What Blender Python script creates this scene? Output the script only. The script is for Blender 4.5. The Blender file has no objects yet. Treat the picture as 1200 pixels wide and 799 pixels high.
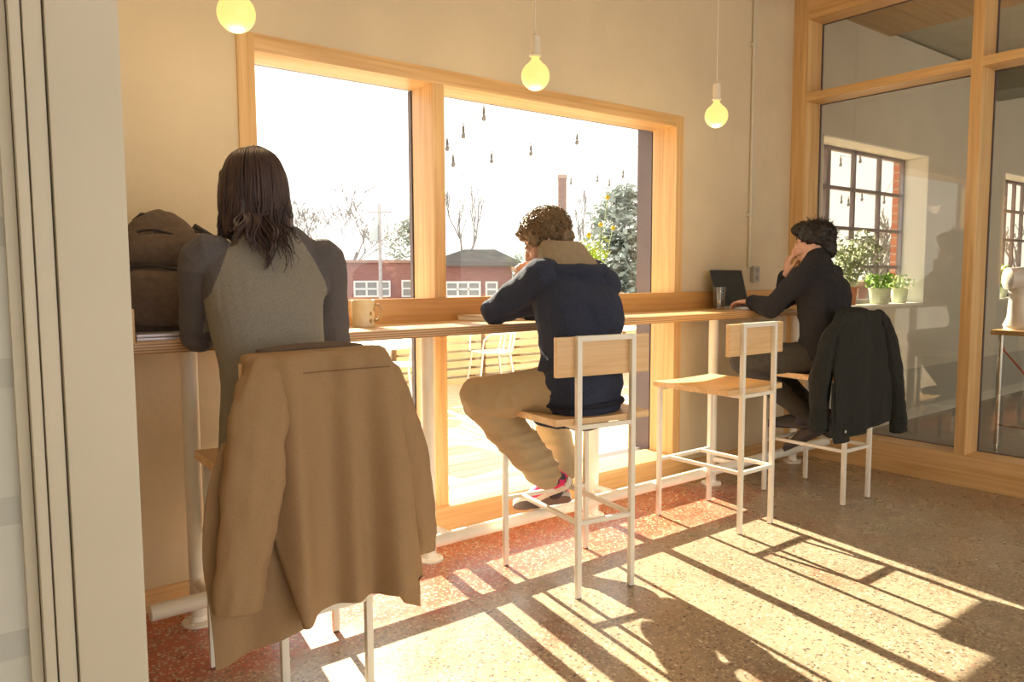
import bpy, bmesh, math, random
from mathutils import Vector, Matrix, noise
import numpy as np
random.seed(7)
SC = bpy.context.scene
COL = SC.collection
V = Vector
pi = math.pi

# ------------------------------------------------------------------ camera
CAM_H = 1.30
CAM_P = V((0.0, -3.1412, CAM_H))
yaw, pit, rol = math.radians(52.1328), math.radians(-4.8187), math.radians(-0.2483)
d_ = V((math.cos(yaw) * math.cos(pit), math.sin(yaw) * math.cos(pit), math.sin(pit)))
r_ = V((math.sin(yaw), -math.cos(yaw), 0.0)); u_ = r_.cross(d_)
r2 = r_ * math.cos(rol) + u_ * math.sin(rol); u2 = u_ * math.cos(rol) - r_ * math.sin(rol)
cam = bpy.data.cameras.new('camera'); camo = bpy.data.objects.new('camera', cam); COL.objects.link(camo)
cam.sensor_fit = 'HORIZONTAL'; cam.sensor_width = 36.0; cam.lens = 885.336 / 1200 * 36; cam.clip_end = 400
camo.matrix_world = Matrix(((r2.x, u2.x, -d_.x, CAM_P.x), (r2.y, u2.y, -d_.y, CAM_P.y), (r2.z, u2.z, -d_.z, CAM_P.z), (0, 0, 0, 1)))
SC.camera = camo

# ------------------------------------------------------------------ light
SC.view_settings.view_transform = 'Standard'
try: SC.view_settings.look = 'None'
except Exception: pass
SC.view_settings.gamma = 1.0; SC.view_settings.use_curve_mapping = False
SC.view_settings.exposure = 0.12
SUN_E, SKY_E = 29.0, 1.95
world = bpy.data.worlds.new('sky'); SC.world = world; world.use_nodes = True
nt = world.node_tree; nt.nodes.clear()
wo = nt.nodes.new('ShaderNodeOutputWorld'); bg = nt.nodes.new('ShaderNodeBackground')
tc = nt.nodes.new('ShaderNodeTexCoord'); nz = nt.nodes.new('ShaderNodeTexNoise'); cr = nt.nodes.new('ShaderNodeValToRGB')
nz.inputs['Scale'].default_value = 1.3; nz.inputs['Detail'].default_value = 4
cr.color_ramp.elements[0].color = (1.0, 0.94, 0.85, 1); cr.color_ramp.elements[1].color = (1.0, 0.98, 0.94, 1)
nt.links.new(tc.outputs['Generated'], nz.inputs['Vector']); nt.links.new(nz.outputs['Fac'], cr.inputs['Fac'])
nt.links.new(cr.outputs['Color'], bg.inputs['Color']); nt.links.new(bg.outputs['Background'], wo.inputs['Surface'])
bg.inputs['Strength'].default_value = SKY_E
sl = bpy.data.lights.new('sun', 'SUN'); so = bpy.data.objects.new('sun', sl); COL.objects.link(so)
sl.energy = SUN_E; sl.angle = math.radians(0.53); sl.color = (1.0, 0.885, 0.67)
SUN_AZ, SUN_EL = math.radians(9.0), math.radians(24.0)
sdir = V((-math.sin(SUN_AZ) * math.cos(SUN_EL), -math.cos(SUN_AZ) * math.cos(SUN_EL), -math.sin(SUN_EL)))
so.rotation_euler = sdir.to_track_quat('-Z', 'Y').to_euler(); so.location = (2, 20, 12)

# ------------------------------------------------------------------ materials
MATS = {}
def mat(name, col, rough=0.6, metal=0.0, bump=0.0, bscale=60.0, var=0.0, vscale=8.0, col2=None, spec=0.5, coat=0.0, sheen=0.0, stretch=None, detail=4, emit=None, sss=0.0, trans=0.0):
    if name in MATS: return MATS[name]
    m = bpy.data.materials.new(name); m.use_nodes = True; n = m.node_tree; b = n.nodes['Principled BSDF']
    b.inputs['Base Color'].default_value = (*col, 1); b.inputs['Roughness'].default_value = rough; b.inputs['Metallic'].default_value = metal
    b.inputs['Specular IOR Level'].default_value = spec
    if coat: b.inputs['Coat Weight'].default_value = coat; b.inputs['Coat Roughness'].default_value = 0.15
    if sheen: b.inputs['Sheen Weight'].default_value = sheen; b.inputs['Sheen Roughness'].default_value = 0.6
    if sss: b.inputs['Subsurface Weight'].default_value = sss; b.inputs['Subsurface Radius'].default_value = (0.012, 0.005, 0.003)
    if emit: b.inputs['Emission Color'].default_value = (*emit[0], 1); b.inputs['Emission Strength'].default_value = emit[1]
    t = n.nodes.new('ShaderNodeTexCoord'); src = t.outputs['Object']
    if stretch:
        mp = n.nodes.new('ShaderNodeMapping'); mp.inputs['Scale'].default_value = stretch; n.links.new(src, mp.inputs['Vector']); src = mp.outputs['Vector']
    if var or col2:
        z = n.nodes.new('ShaderNodeTexNoise'); z.inputs['Scale'].default_value = vscale; z.inputs['Detail'].default_value = detail
        n.links.new(src, z.inputs['Vector'])
        c = n.nodes.new('ShaderNodeValToRGB'); c.color_ramp.elements[0].position = 0.3; c.color_ramp.elements[1].position = 0.7
        c2 = col2 if col2 else tuple(min(1, x * (1 + var)) for x in col); c1 = col if col2 else tuple(x * (1 - var) for x in col)
        c.color_ramp.elements[0].color = (*c1, 1); c.color_ramp.elements[1].color = (*c2, 1)
        n.links.new(z.outputs['Fac'], c.inputs['Fac']); n.links.new(c.outputs['Color'], b.inputs['Base Color'])
    if bump:
        z = n.nodes.new('ShaderNodeTexNoise'); z.inputs['Scale'].default_value = bscale; z.inputs['Detail'].default_value = 5
        n.links.new(src, z.inputs['Vector']); bp = n.nodes.new('ShaderNodeBump'); bp.inputs['Strength'].default_value = bump; bp.inputs['Distance'].default_value = 0.01
        n.links.new(z.outputs['Fac'], bp.inputs['Height']); n.links.new(bp.outputs['Normal'], b.inputs['Normal'])
    MATS[name] = m; return m

def wood(name, c1, c2, axis, scale=1.0, rough=0.42, ply=False, coat=0.15):
    """fine grain along one axis, with rings wandering along it and a few knots"""
    if name in MATS: return MATS[name]
    m = bpy.data.materials.new(name); m.use_nodes = True; n = m.node_tree; b = n.nodes['Principled BSDF']; L = n.links.new
    b.inputs['Roughness'].default_value = rough; b.inputs['Coat Weight'].default_value = coat; b.inputs['Coat Roughness'].default_value = 0.2
    t = n.nodes.new('ShaderNodeTexCoord'); mp = n.nodes.new('ShaderNodeMapping')
    s = [22 * scale] * 3; s['xyz'.index(axis)] = 0.9 * scale; mp.inputs['Scale'].default_value = s; L(t.outputs['Object'], mp.inputs['Vector'])
    wv = n.nodes.new('ShaderNodeTexNoise'); wv.inputs['Scale'].default_value = 1.0; wv.inputs['Detail'].default_value = 6; wv.inputs['Roughness'].default_value = 0.65; wv.inputs['Distortion'].default_value = 0.7
    L(mp.outputs['Vector'], wv.inputs['Vector'])
    mp2 = n.nodes.new('ShaderNodeMapping'); s2 = [70 * scale] * 3; s2['xyz'.index(axis)] = 1.6 * scale; mp2.inputs['Scale'].default_value = s2; L(t.outputs['Object'], mp2.inputs['Vector'])
    w2 = n.nodes.new('ShaderNodeTexNoise'); w2.inputs['Scale'].default_value = 1.0; w2.inputs['Detail'].default_value = 3; L(mp2.outputs['Vector'], w2.inputs['Vector'])
    mx = n.nodes.new('ShaderNodeMath'); mx.operation = 'MULTIPLY_ADD'; mx.inputs[1].default_value = 0.35; L(w2.outputs['Fac'], mx.inputs[0])
    m3 = n.nodes.new('ShaderNodeMath'); m3.operation = 'MULTIPLY'; m3.inputs[1].default_value = 0.65; L(wv.outputs['Fac'], m3.inputs[0]); L(m3.outputs[0], mx.inputs[2])
    c = n.nodes.new('ShaderNodeValToRGB'); e = c.color_ramp.elements
    e[0].position = 0.36; e[0].color = (*c1, 1); e[1].position = 0.6; e[1].color = (*c2, 1)
    L(mx.outputs[0], c.inputs['Fac']); out = c.outputs['Color']
    if ply:
        sx = n.nodes.new('ShaderNodeSeparateXYZ'); L(t.outputs['Object'], sx.inputs[0])
        q = n.nodes.new('ShaderNodeMath'); q.operation = 'MULTIPLY'; q.inputs[1].default_value = 2 * pi / 0.0095; L(sx.outputs['Z'], q.inputs[0])
        q2 = n.nodes.new('ShaderNodeMath'); q2.operation = 'SINE'; L(q.outputs[0], q2.inputs[0])
        q3 = n.nodes.new('ShaderNodeMapRange'); q3.inputs['From Min'].default_value = -0.2; q3.inputs['From Max'].default_value = 0.6; L(q2.outputs[0], q3.inputs['Value'])
        g = n.nodes.new('ShaderNodeNewGeometry'); sg = n.nodes.new('ShaderNodeSeparateXYZ'); L(g.outputs['True Normal'], sg.inputs[0])
        ab = n.nodes.new('ShaderNodeMath'); ab.operation = 'ABSOLUTE'; L(sg.outputs['Z'], ab.inputs[0])
        lt = n.nodes.new('ShaderNodeMath'); lt.operation = 'LESS_THAN'; lt.inputs[1].default_value = 0.5; L(ab.outputs[0], lt.inputs[0])
        mm = n.nodes.new('ShaderNodeMath'); mm.operation = 'MULTIPLY'; L(q3.outputs[0], mm.inputs[0]); L(lt.outputs[0], mm.inputs[1])
        mc = n.nodes.new('ShaderNodeMix'); mc.data_type = 'RGBA'; mc.inputs['B'].default_value = (c1[0] * .62, c1[1] * .52, c1[2] * .45, 1)
        L(mm.outputs[0], mc.inputs['Factor']); L(out, mc.inputs['A']); out = mc.outputs['Result']
    L(out, b.inputs['Base Color'])
    bp = n.nodes.new('ShaderNodeBump'); bp.inputs['Strength'].default_value = 0.12; bp.inputs['Distance'].default_value = 0.002
    L(w2.outputs['Fac'], bp.inputs['Height']); L(bp.outputs['Normal'], b.inputs['Normal'])
    MATS[name] = m; return m

def glass(name, tint=(1, 1, 1), refl=1.0, rough=0.0):
    if name in MATS: return MATS[name]
    m = bpy.data.materials.new(name); m.use_nodes = True; n = m.node_tree; n.nodes.clear()
    o = n.nodes.new('ShaderNodeOutputMaterial'); tr = n.nodes.new('ShaderNodeBsdfTransparent'); gl = n.nodes.new('ShaderNodeBsdfGlossy'); mx = n.nodes.new('ShaderNodeMixShader')
    tr.inputs['Color'].default_value = (*tint, 1); gl.inputs['Roughness'].default_value = rough
    g = n.nodes.new('ShaderNodeNewGeometry'); dt = n.nodes.new('ShaderNodeVectorMath'); dt.operation = 'DOT_PRODUCT'
    n.links.new(g.outputs['Normal'], dt.inputs[0]); n.links.new(g.outputs['Incoming'], dt.inputs[1])
    def mth(op, a, bv=None):
        k = n.nodes.new('ShaderNodeMath'); k.operation = op
        for i, q in enumerate((a, bv)):
            if q is None: continue
            if isinstance(q, (int, float)): k.inputs[i].default_value = q
            else: n.links.new(q, k.inputs[i])
        return k.outputs[0]
    c = mth('SUBTRACT', 1.0, mth('ABSOLUTE', dt.outputs['Value'])); fr = mth('ADD', mth('MULTIPLY', mth('POWER', c, 5.0), 0.96), 0.04)
    mu = mth('MULTIPLY', fr, refl)
    n.links.new(mu, mx.inputs[0]); n.links.new(tr.outputs[0], mx.inputs[1]); n.links.new(gl.outputs[0], mx.inputs[2]); n.links.new(mx.outputs[0], o.inputs[0])
    MATS[name] = m; return m

def brick(name, c1, c2, mortar, scale=1.0, axes='xz'):
    if name in MATS: return MATS[name]
    m = bpy.data.materials.new(name); m.use_nodes = True; n = m.node_tree; b = n.nodes['Principled BSDF']; b.inputs['Roughness'].default_value = 0.85
    t = n.nodes.new('ShaderNodeTexCoord'); s = n.nodes.new('ShaderNodeSeparateXYZ'); c = n.nodes.new('ShaderNodeCombineXYZ'); k = n.nodes.new('ShaderNodeTexBrick')
    n.links.new(t.outputs['Object'], s.inputs[0]); n.links.new(s.outputs[axes[0].upper()], c.inputs[0]); n.links.new(s.outputs[axes[1].upper()], c.inputs[1]); n.links.new(c.outputs[0], k.inputs['Vector'])
    k.inputs['Color1'].default_value = (*c1, 1); k.inputs['Color2'].default_value = (*c2, 1); k.inputs['Mortar'].default_value = (*mortar, 1)
    k.inputs['Scale'].default_value = 1.0 / scale; k.inputs['Brick Width'].default_value = 0.22; k.inputs['Row Height'].default_value = 0.075; k.inputs['Mortar Size'].default_value = 0.008
    n.links.new(k.outputs['Color'], b.inputs['Base Color'])
    bp = n.nodes.new('ShaderNodeBump'); bp.inputs['Strength'].default_value = 0.3; bp.inputs['Distance'].default_value = 0.01; bp.invert = True
    n.links.new(k.outputs['Fac'], bp.inputs['Height']); n.links.new(bp.outputs['Normal'], b.inputs['Normal'])
    MATS[name] = m; return m

def terrazzo():
    m = bpy.data.materials.new('terrazzo'); m.use_nodes = True; n = m.node_tree; b = n.nodes['Principled BSDF']; L = n.links.new
    t = n.nodes.new('ShaderNodeTexCoord'); P = t.outputs['Object']
    def noi(sc, det=4, rough=0.5):
        z = n.nodes.new('ShaderNodeTexNoise'); z.inputs['Scale'].default_value = sc; z.inputs['Detail'].default_value = det; z.inputs['Roughness'].default_value = rough; L(P, z.inputs['Vector']); return z.outputs['Fac']
    def ramp(f, a, c, ca=(0, 0, 0), cb=(1, 1, 1)):
        r = n.nodes.new('ShaderNodeValToRGB'); r.color_ramp.elements[0].position = a; r.color_ramp.elements[1].position = c
        r.color_ramp.elements[0].color = (*ca, 1); r.color_ramp.elements[1].color = (*cb, 1); L(f, r.inputs['Fac']); return r.outputs['Color']
    def mix(f, a, c):
        x = n.nodes.new('ShaderNodeMix'); x.data_type = 'RGBA'; L(f, x.inputs['Factor']); 
        for v, k in ((a, 'A'), (c, 'B')):
            if isinstance(v, tuple): x.inputs[k].default_value = (*v, 1)
            else: L(v, x.inputs[k])
        return x.outputs['Result']
    base = ramp(noi(2.2, 6), 0.3, 0.72, (0.27, 0.21, 0.14), (0.40, 0.315, 0.215))
    # red pigment left in the concrete: a strip along the window wall and blotches in the room
    sx = n.nodes.new('ShaderNodeSeparateXYZ'); L(P, sx.inputs[0])
    mr = n.nodes.new('ShaderNodeMapRange'); mr.inputs['From Min'].default_value = -0.78; mr.inputs['From Max'].default_value = -0.42; L(sx.outputs['Y'], mr.inputs['Value'])
    ad = n.nodes.new('ShaderNodeMath'); ad.operation = 'MULTIPLY_ADD'; ad.inputs[1].default_value = 0.55
    mr2 = n.nodes.new('ShaderNodeMapRange'); mr2.inputs['From Min'].default_value = 4.1; mr2.inputs['From Max'].default_value = 2.9; L(sx.outputs['X'], mr2.inputs['Value'])
    mm_ = n.nodes.new('ShaderNodeMath'); mm_.operation = 'MULTIPLY'; L(mr.outputs[0], mm_.inputs[0]); L(mr2.outputs[0], mm_.inputs[1]); L(mm_.outputs[0], ad.inputs[0]); L(noi(1.6, 8, 0.72), ad.inputs[2])
    red = ramp(ad.outputs[0], 0.54, 0.76)
    base = mix(red, base, (0.40, 0.095, 0.045))
    # stone chips
    v = n.nodes.new('ShaderNodeTexVoronoi'); v.inputs['Scale'].default_value = 58; L(P, v.inputs['Vector'])
    sc = n.nodes.new('ShaderNodeSeparateColor'); L(v.outputs['Color'], sc.inputs[0])
    chipm = ramp(v.outputs['Distance'], 0.28, 0.36, (1, 1, 1), (0, 0, 0))
    pick = ramp(sc.outputs[0], 0.38, 0.40); pm = n.nodes.new('ShaderNodeMath'); pm.operation = 'MULTIPLY'; L(chipm, pm.inputs[0]); L(pick, pm.inputs[1])
    chipc = n.nodes.new('ShaderNodeValToRGB'); e = chipc.color_ramp.elements; e[0].color = (0.10, 0.075, 0.055, 1); e[1].color = (0.68, 0.58, 0.44, 1)
    for p_, c_ in ((0.3, (0.5, 0.38, 0.24)), (0.55, (0.33, 0.18, 0.11)), (0.75, (0.6, 0.5, 0.36))):
        k = e.new(p_); k.color = (*c_, 1)
    L(sc.outputs[1], chipc.inputs['Fac'])
    base = mix(pm.outputs[0], base, chipc.outputs['Color'])
    v2 = n.nodes.new('ShaderNodeTexVoronoi'); v2.inputs['Scale'].default_value = 125; L(P, v2.inputs['Vector'])
    s2 = n.nodes.new('ShaderNodeSeparateColor'); L(v2.outputs['Color'], s2.inputs[0])
    base = mix(ramp(s2.outputs[0], 0.86, 0.88), base, (0.52, 0.42, 0.29)); base = mix(ramp(s2.outputs[1], 0.93, 0.945), base, (0.11, 0.08, 0.06))
    L(base, b.inputs['Base Color'])
    rr = ramp(noi(5, 5), 0.3, 0.7, (0.22, 0.22, 0.22), (0.38, 0.38, 0.38)); L(rr, b.inputs['Roughness']); b.inputs['Specular IOR Level'].default_value = 0.85
    bp = n.nodes.new('ShaderNodeBump'); bp.inputs['Strength'].default_value = 0.08; bp.inputs['Distance'].default_value = 0.004; L(noi(30, 4), bp.inputs['Height']); L(bp.outputs['Normal'], b.inputs['Normal'])
    return m

PLASTER = mat('wall_plaster', (0.67, 0.565, 0.395), 0.85, bump=0.35, bscale=14, var=0.05, vscale=2.5)
PLASTER_FAR = mat('far_plaster', (0.60, 0.56, 0.49), 0.85, bump=0.12, bscale=18, var=0.04, vscale=3)
WHITE_PAINT = mat('white_paint', (0.62, 0.565, 0.44), 0.5, var=0.03, vscale=5, bump=0.06, bscale=40)
BLOCK_PAINT = mat('painted_block', (0.72, 0.72, 0.66), 0.6, bump=0.2, bscale=20, var=0.04)
WMETAL = mat('white_enamel', (0.82, 0.79, 0.70), 0.35, var=0.03, vscale=12)
OAK_X = wood('oak_along', (0.58, 0.335, 0.125), (0.77, 0.51, 0.235), 'x')
OAK_Y = wood('oak_across', (0.58, 0.335, 0.125), (0.77, 0.51, 0.235), 'y')
OAK_Z = wood('oak_upright', (0.58, 0.335, 0.125), (0.77, 0.51, 0.235), 'z')
PLY = wood('ply_counter', (0.52, 0.30, 0.12), (0.70, 0.46, 0.22), 'x', ply=True)
SEATW = wood('seat_wood', (0.62, 0.38, 0.17), (0.80, 0.56, 0.30), 'x', scale=0.9)
GLASS = glass('window_glass', (0.97, 0.98, 0.97), 0.8)
GLASS_IN = glass('partition_glass', (0.90, 0.87, 0.80), 1.3)
DARKMETAL = mat('dark_metal', (0.10, 0.075, 0.085), 0.5, var=0.1)
STEEL = mat('brushed_steel', (0.62, 0.62, 0.63), 0.25, metal=1.0, var=0.05, vscale=30)

# ------------------------------------------------------------------ mesh helpers
class MB:
    def __init__(s): s.bm = bmesh.new()
    def box(s, a, b, bev=0.0):
        a, b = V(a), V(b); c = (a + b) / 2; q = b - a
        r = bmesh.ops.create_cube(s.bm, size=1.0, matrix=Matrix.Translation(c) @ Matrix.Diagonal((abs(q.x), abs(q.y), abs(q.z), 1)))
        if bev:
            es = list({e for v in r['verts'] for e in v.link_edges}); bmesh.ops.bevel(s.bm, geom=es, offset=bev, segments=2, affect='EDGES', profile=0.7)
        return s
    def bar(s, p, q, w, h=None, up=(0, 0, 1), bev=0.0):
        """square bar from p to q, w wide and h deep"""
        p, q = V(p), V(q); h = h or w; z = (q - p); ln = z.length; z.normalize(); u = V(up)
        if abs(z.dot(u)) > 0.98: u = V((0, 1, 0))
        x = u.cross(z).normalized(); y = z.cross(x)
        M = Matrix(((x.x, y.x, z.x, 0), (x.y, y.y, z.y, 0), (x.z, y.z, z.z, 0), (0, 0, 0, 1)))
        r = bmesh.ops.create_cube(s.bm, size=1.0, matrix=Matrix.Translation((p + q) / 2) @ M @ Matrix.Diagonal((w, h, ln, 1)))
        if bev:
            es = list({e for v in r['verts'] for e in v.link_edges}); bmesh.ops.bevel(s.bm, geom=es, offset=bev, segments=2, affect='EDGES')
        return s
    def loft(s, rings, caps=True, closed=False):
        """rings: lists of points with equal counts"""
        vs = [[s.bm.verts.new(p) for p in r] for r in rings]; n = len(vs[0]); R = len(vs)
        for i in range(R if closed else R - 1):
            a, b = vs[i], vs[(i + 1) % R]
            for j in range(n):
                k = (j + 1) % n
                try: s.bm.faces.new((a[j], a[k], b[k], b[j]))
                except ValueError: pass
        if caps and not closed:
            s.bm.faces.new(list(reversed(vs[0]))); s.bm.faces.new(vs[-1])
        return s
    def tube(s, pts, rad, n=10, caps=True, closed=False):
        pts = [V(p) for p in pts]; m = len(pts); rads = rad if isinstance(rad, (list, tuple)) else [rad] * m
        rings = []; prev = None
        for i in range(m):
            if closed: t = (pts[(i + 1) % m] - pts[i - 1])
            else: t = pts[min(i + 1, m - 1)] - pts[max(i - 1, 0)]
            t.normalize()
            if prev is None:
                u = V((0, 0, 1)) if abs(t.z) < 0.9 else V((1, 0, 0)); x = u.cross(t).normalized()
            else:
                x = (prev - t * prev.dot(t)).normalized()
            prev = x; y = t.cross(x)
            rings.append([pts[i] + (x * math.cos(2 * pi * k / n) + y * math.sin(2 * pi * k / n)) * rads[i] for k in range(n)])
        return s.loft(rings, caps, closed)
    def lathe(s, prof, c=(0, 0, 0), n=28, M=None):
        """prof: (radius, z) from bottom to top"""
        c = V(c); rings = []
        for r, z in prof:
            ring = [V((max(r, 1e-5) * math.cos(2 * pi * k / n), max(r, 1e-5) * math.sin(2 * pi * k / n), z)) for k in range(n)]
            rings.append([(M @ p if M else p) + c for p in ring])
        return s.loft(rings)
    def ball(s, c, r, sub=3, sc=(1, 1, 1)):
        bmesh.ops.create_icosphere(s.bm, subdivisions=sub, radius=1.0, matrix=Matrix.Translation(V(c)) @ Matrix.Diagonal((r * sc[0], r * sc[1], r * sc[2], 1))); return s
    def quad(s, *pts): s.bm.faces.new([s.bm.verts.new(p) for p in pts]); return s
    def mesh(s, name, smooth=35):
        me = bpy.data.meshes.new(name); s.bm.normal_update()
        bmesh.ops.recalc_face_normals(s.bm, faces=s.bm.faces[:]); s.bm.to_mesh(me); s.bm.free()
        if smooth:
            me.polygons.foreach_set('use_smooth', [True] * len(me.polygons)); me.set_sharp_from_angle(angle=math.radians(smooth))
        return me
    def build(s, name, m, parent=None, smooth=35, **kw):
        return link(name, s.mesh(name, smooth), m, parent, **kw)

def link(name, me, m, parent=None, **kw):
    o = bpy.data.objects.new(name, me); COL.objects.link(o)
    if m: me.materials.append(m)
    if parent: o.parent = parent
    for k, v in kw.items(): o[k] = v
    return o
def thing(name, label, cat, loc=(0, 0, 0), rz=0.0, group=None):
    o = bpy.data.objects.new(name, None); COL.objects.link(o); o.location = loc; o.rotation_euler = (0, 0, rz); o.empty_display_size = 0.1
    o['label'] = label; o['category'] = cat
    if group: o['group'] = group
    return o
def tag(o, label, cat, group=None):
    o['label'] = label; o['category'] = cat
    if group: o['group'] = group
    return o
def dup(root, label, loc=None, rz=None):
    r = root.copy(); COL.objects.link(r); r['label'] = label
    if loc is not None: r.location = loc
    if rz is not None: r.rotation_euler = (0, 0, rz)
    for ch in list(root.children):
        c = ch.copy(); COL.objects.link(c); c.parent = r
        for g in ch.children:
            e = g.copy(); COL.objects.link(e); e.parent = c
    return r
def struct(o): o['kind'] = 'structure'; return o
def lerp(a, b, t): return a + (b - a) * t
def ray(px, py):
    return d_ + r2 * ((px - 600) / 885.336) - u2 * ((py - 399.5) / 885.336)
def on_y(px, py, y):
    v = ray(px, py); return CAM_P + v * ((y - CAM_P.y) / v.y)
def on_z(px, py, z):
    v = ray(px, py); return CAM_P + v * ((z - CAM_P.z) / v.z)
# ------------------------------------------------------------------ the setting
WT = 0.30          # wall thickness
CEIL = 3.29
def wall_xz(mb, x0, x1, z0, z1, y0, y1, holes):
    """wall slab with rectangular holes, made of strips"""
    xs = sorted({x0, x1, *[h[0] for h in holes], *[h[1] for h in holes]})
    for a, b in zip(xs[:-1], xs[1:]):
        hs = sorted([h for h in holes if h[0] <= a + 1e-6 and h[1] >= b - 1e-6], key=lambda h: h[2]); z = z0
        for h in hs:
            if h[2] > z + 1e-6: mb.box((a, y0, z), (b, y1, h[2]))
            z = h[3]
        if z < z1 - 1e-6: mb.box((a, y0, z), (b, y1, z1))
    return mb
WX0, WX1, WZ1 = 1.044, 3.800, 2.292      # big window opening
struct(MB().box((-3.0, -7.0, -0.12), (5.2, 0.3, 0.0)).build('floor', terrazzo()))
w = MB(); wall_xz(w, 0.24, 5.20, 0.0, CEIL, 0.0, WT, [(WX0, WX1, 0.0, WZ1)]); struct(w.build('wall_back', PLASTER, smooth=0))
W2 = (5.42, 7.19, 1.055, 2.367); W3 = (8.94, 10.7, 1.055, 2.367)
w = MB(); wall_xz(w, 5.20, 12.0, 0.0, CEIL, 0.0, WT, [W2, W3]); struct(w.build('wall_far', PLASTER_FAR, smooth=0))
struct(MB().box((11.9, -7, 0), (12.05, 0, CEIL)).build('wall_end', PLASTER_FAR))
struct(MB().box((5.20, -7.0, -0.12), (12.0, 0.3, 0.0)).build('floor_far', mat('far_concrete', (0.20, 0.17, 0.135), 0.28, var=0.18, vscale=3, bump=0.04)))
struct(MB().box((-3.0, -7.0, CEIL), (5.2, 0.3, CEIL + 0.1)).build('ceiling', mat('ceiling_paint', (0.62, 0.53, 0.40), 0.8)))
struct(MB().box((5.20, -7.0, CEIL + 0.02), (12.0, 0.3, CEIL + 0.1)).build('ceiling_far', mat('far_ceiling', (0.44, 0.43, 0.38), 0.8, var=0.06)))
struct(MB().box((5.20, -2.2, CEIL - 0.03), (6.40, 0.0, CEIL + 0.019)).build('ceiling_soffit', wood('soffit_wood', (0.34, 0.20, 0.08), (0.50, 0.33, 0.15), 'x', 0.5)))
struct(MB().box((-1.75, -7.0, 0), (-1.6, -1.7, CEIL)).build('wall_light_block', PLASTER))  # unseen wall added on the left to keep skylight off the casing
# darker dado low on the far wall
struct(MB().box((5.21, -0.012, 0.10), (11.9, 0.0, 0.46)).build('trim_far', mat('dado_grey', (0.44, 0.42, 0.37), 0.5)))
# short return wall and stepped casing that closes the view on the left
LW = MB().box((0.10, -1.80, 0), (0.235, 0.0, CEIL)); struct(LW.build('wall_left', PLASTER))
bw = MB().box((-1.6, -1.885, 0), (0.112, -1.70, CEIL))
struct(bw.build('wall_casing', brick('block_wall', (0.60, 0.60, 0.53), (0.62, 0.61, 0.55), (0.52, 0.52, 0.47), 2.6)))
cs = MB()
for a, b, y in ((0.0925, 0.1075, -1.900), (0.1085, 0.1225, -1.920), (0.124, 0.1465, -1.924)):
    cs.box((a, y, 0), (b, -1.78, CEIL), 0.003)
struct(cs.build('trim_casing', WHITE_PAINT))
struct(MB().box((0.1485, -1.93, 0), (0.240, -1.78, CEIL), 0.006).build('trim_jamb', WHITE_PAINT))
# oak skirting along the window wall, left and right of the window
struct(MB().box((0.24, -0.016, 0.0), (WX0, 0.0, 0.088), 0.002).build('baseboard_left', OAK_X))
struct(MB().box((WX1, -0.016, 0.0), (4.998, 0.0, 0.10), 0.002).build('baseboard_right', OAK_X))

# --- window 1: the big double window reaching down to the floor
win = thing('window_1', 'big two-bay oak framed window above and below the counter', 'window'); struct(win)
FY = -0.012; GY = 0.18
f = MB().box((WX0, FY, 0.0), (WX0 + 0.071, GY, WZ1), 0.002).box((WX1 - 0.071, FY, 0.0), (WX1, GY, WZ1), 0.002)
f.build('jamb', OAK_Z, win)
MB().box((1.962, FY + 0.002, 0.165), (2.028, GY, WZ1 - 0.071), 0.002).build('mullion', OAK_Z, win)
f = MB().box((WX0 + 0.071, FY + 0.001, WZ1 - 0.071), (WX1 - 0.071, GY, WZ1), 0.002); f.build('head', OAK_X, win)
MB().box((WX0 + 0.0, -0.047, 0.0), (WX1 - 0.0, GY + 0.02, 0.165), 0.002).build('sill', OAK_X, win)
for k, (a, b) in enumerate(((WX0 + 0.071, 1.962), (2.028, WX1 - 0.071))):
    MB().box((a, 0.0, 1.06), (b, GY, 1.193), 0.002).build('transom', OAK_X, win)
    g = MB().box((a - 0.005, GY, 1.19), (b + 0.005, GY + 0.008, WZ1 - 0.07)); g.build('pane', GLASS, win)
    g = MB().box((a - 0.005, GY, 0.16), (b + 0.005, GY + 0.008, 1.065)); g.build('pane', GLASS, win)
# dark cladding of the opening outside the glass
c = MB().box((WX1 - 0.071, GY + 0.009, 0.16), (WX1 - 0.03, WT + 0.01, WZ1)).box((WX0 + 0.03, GY + 0.009, 0.16), (WX0 + 0.071, WT + 0.01, WZ1))
c.box((WX0 + 0.071, GY + 0.009, WZ1 - 0.040), (WX1 - 0.071, WT + 0.01, WZ1)).box((WX0 + 0.071, GY + 0.009, WZ1 - 0.066), (WX1 - 0.071, GY + 0.02, WZ1 - 0.038)).box((1.958, GY + 0.0085, 0.16), (2.03, GY + 0.035, WZ1 - 0.07))
c.build('cladding', DARKMETAL, win)
MB().box((WX0 + 0.03, GY + 0.021, 0.0), (WX1 - 0.03, WT + 0.03, 0.150)).build('outer_sill', DARKMETAL, win)

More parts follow.
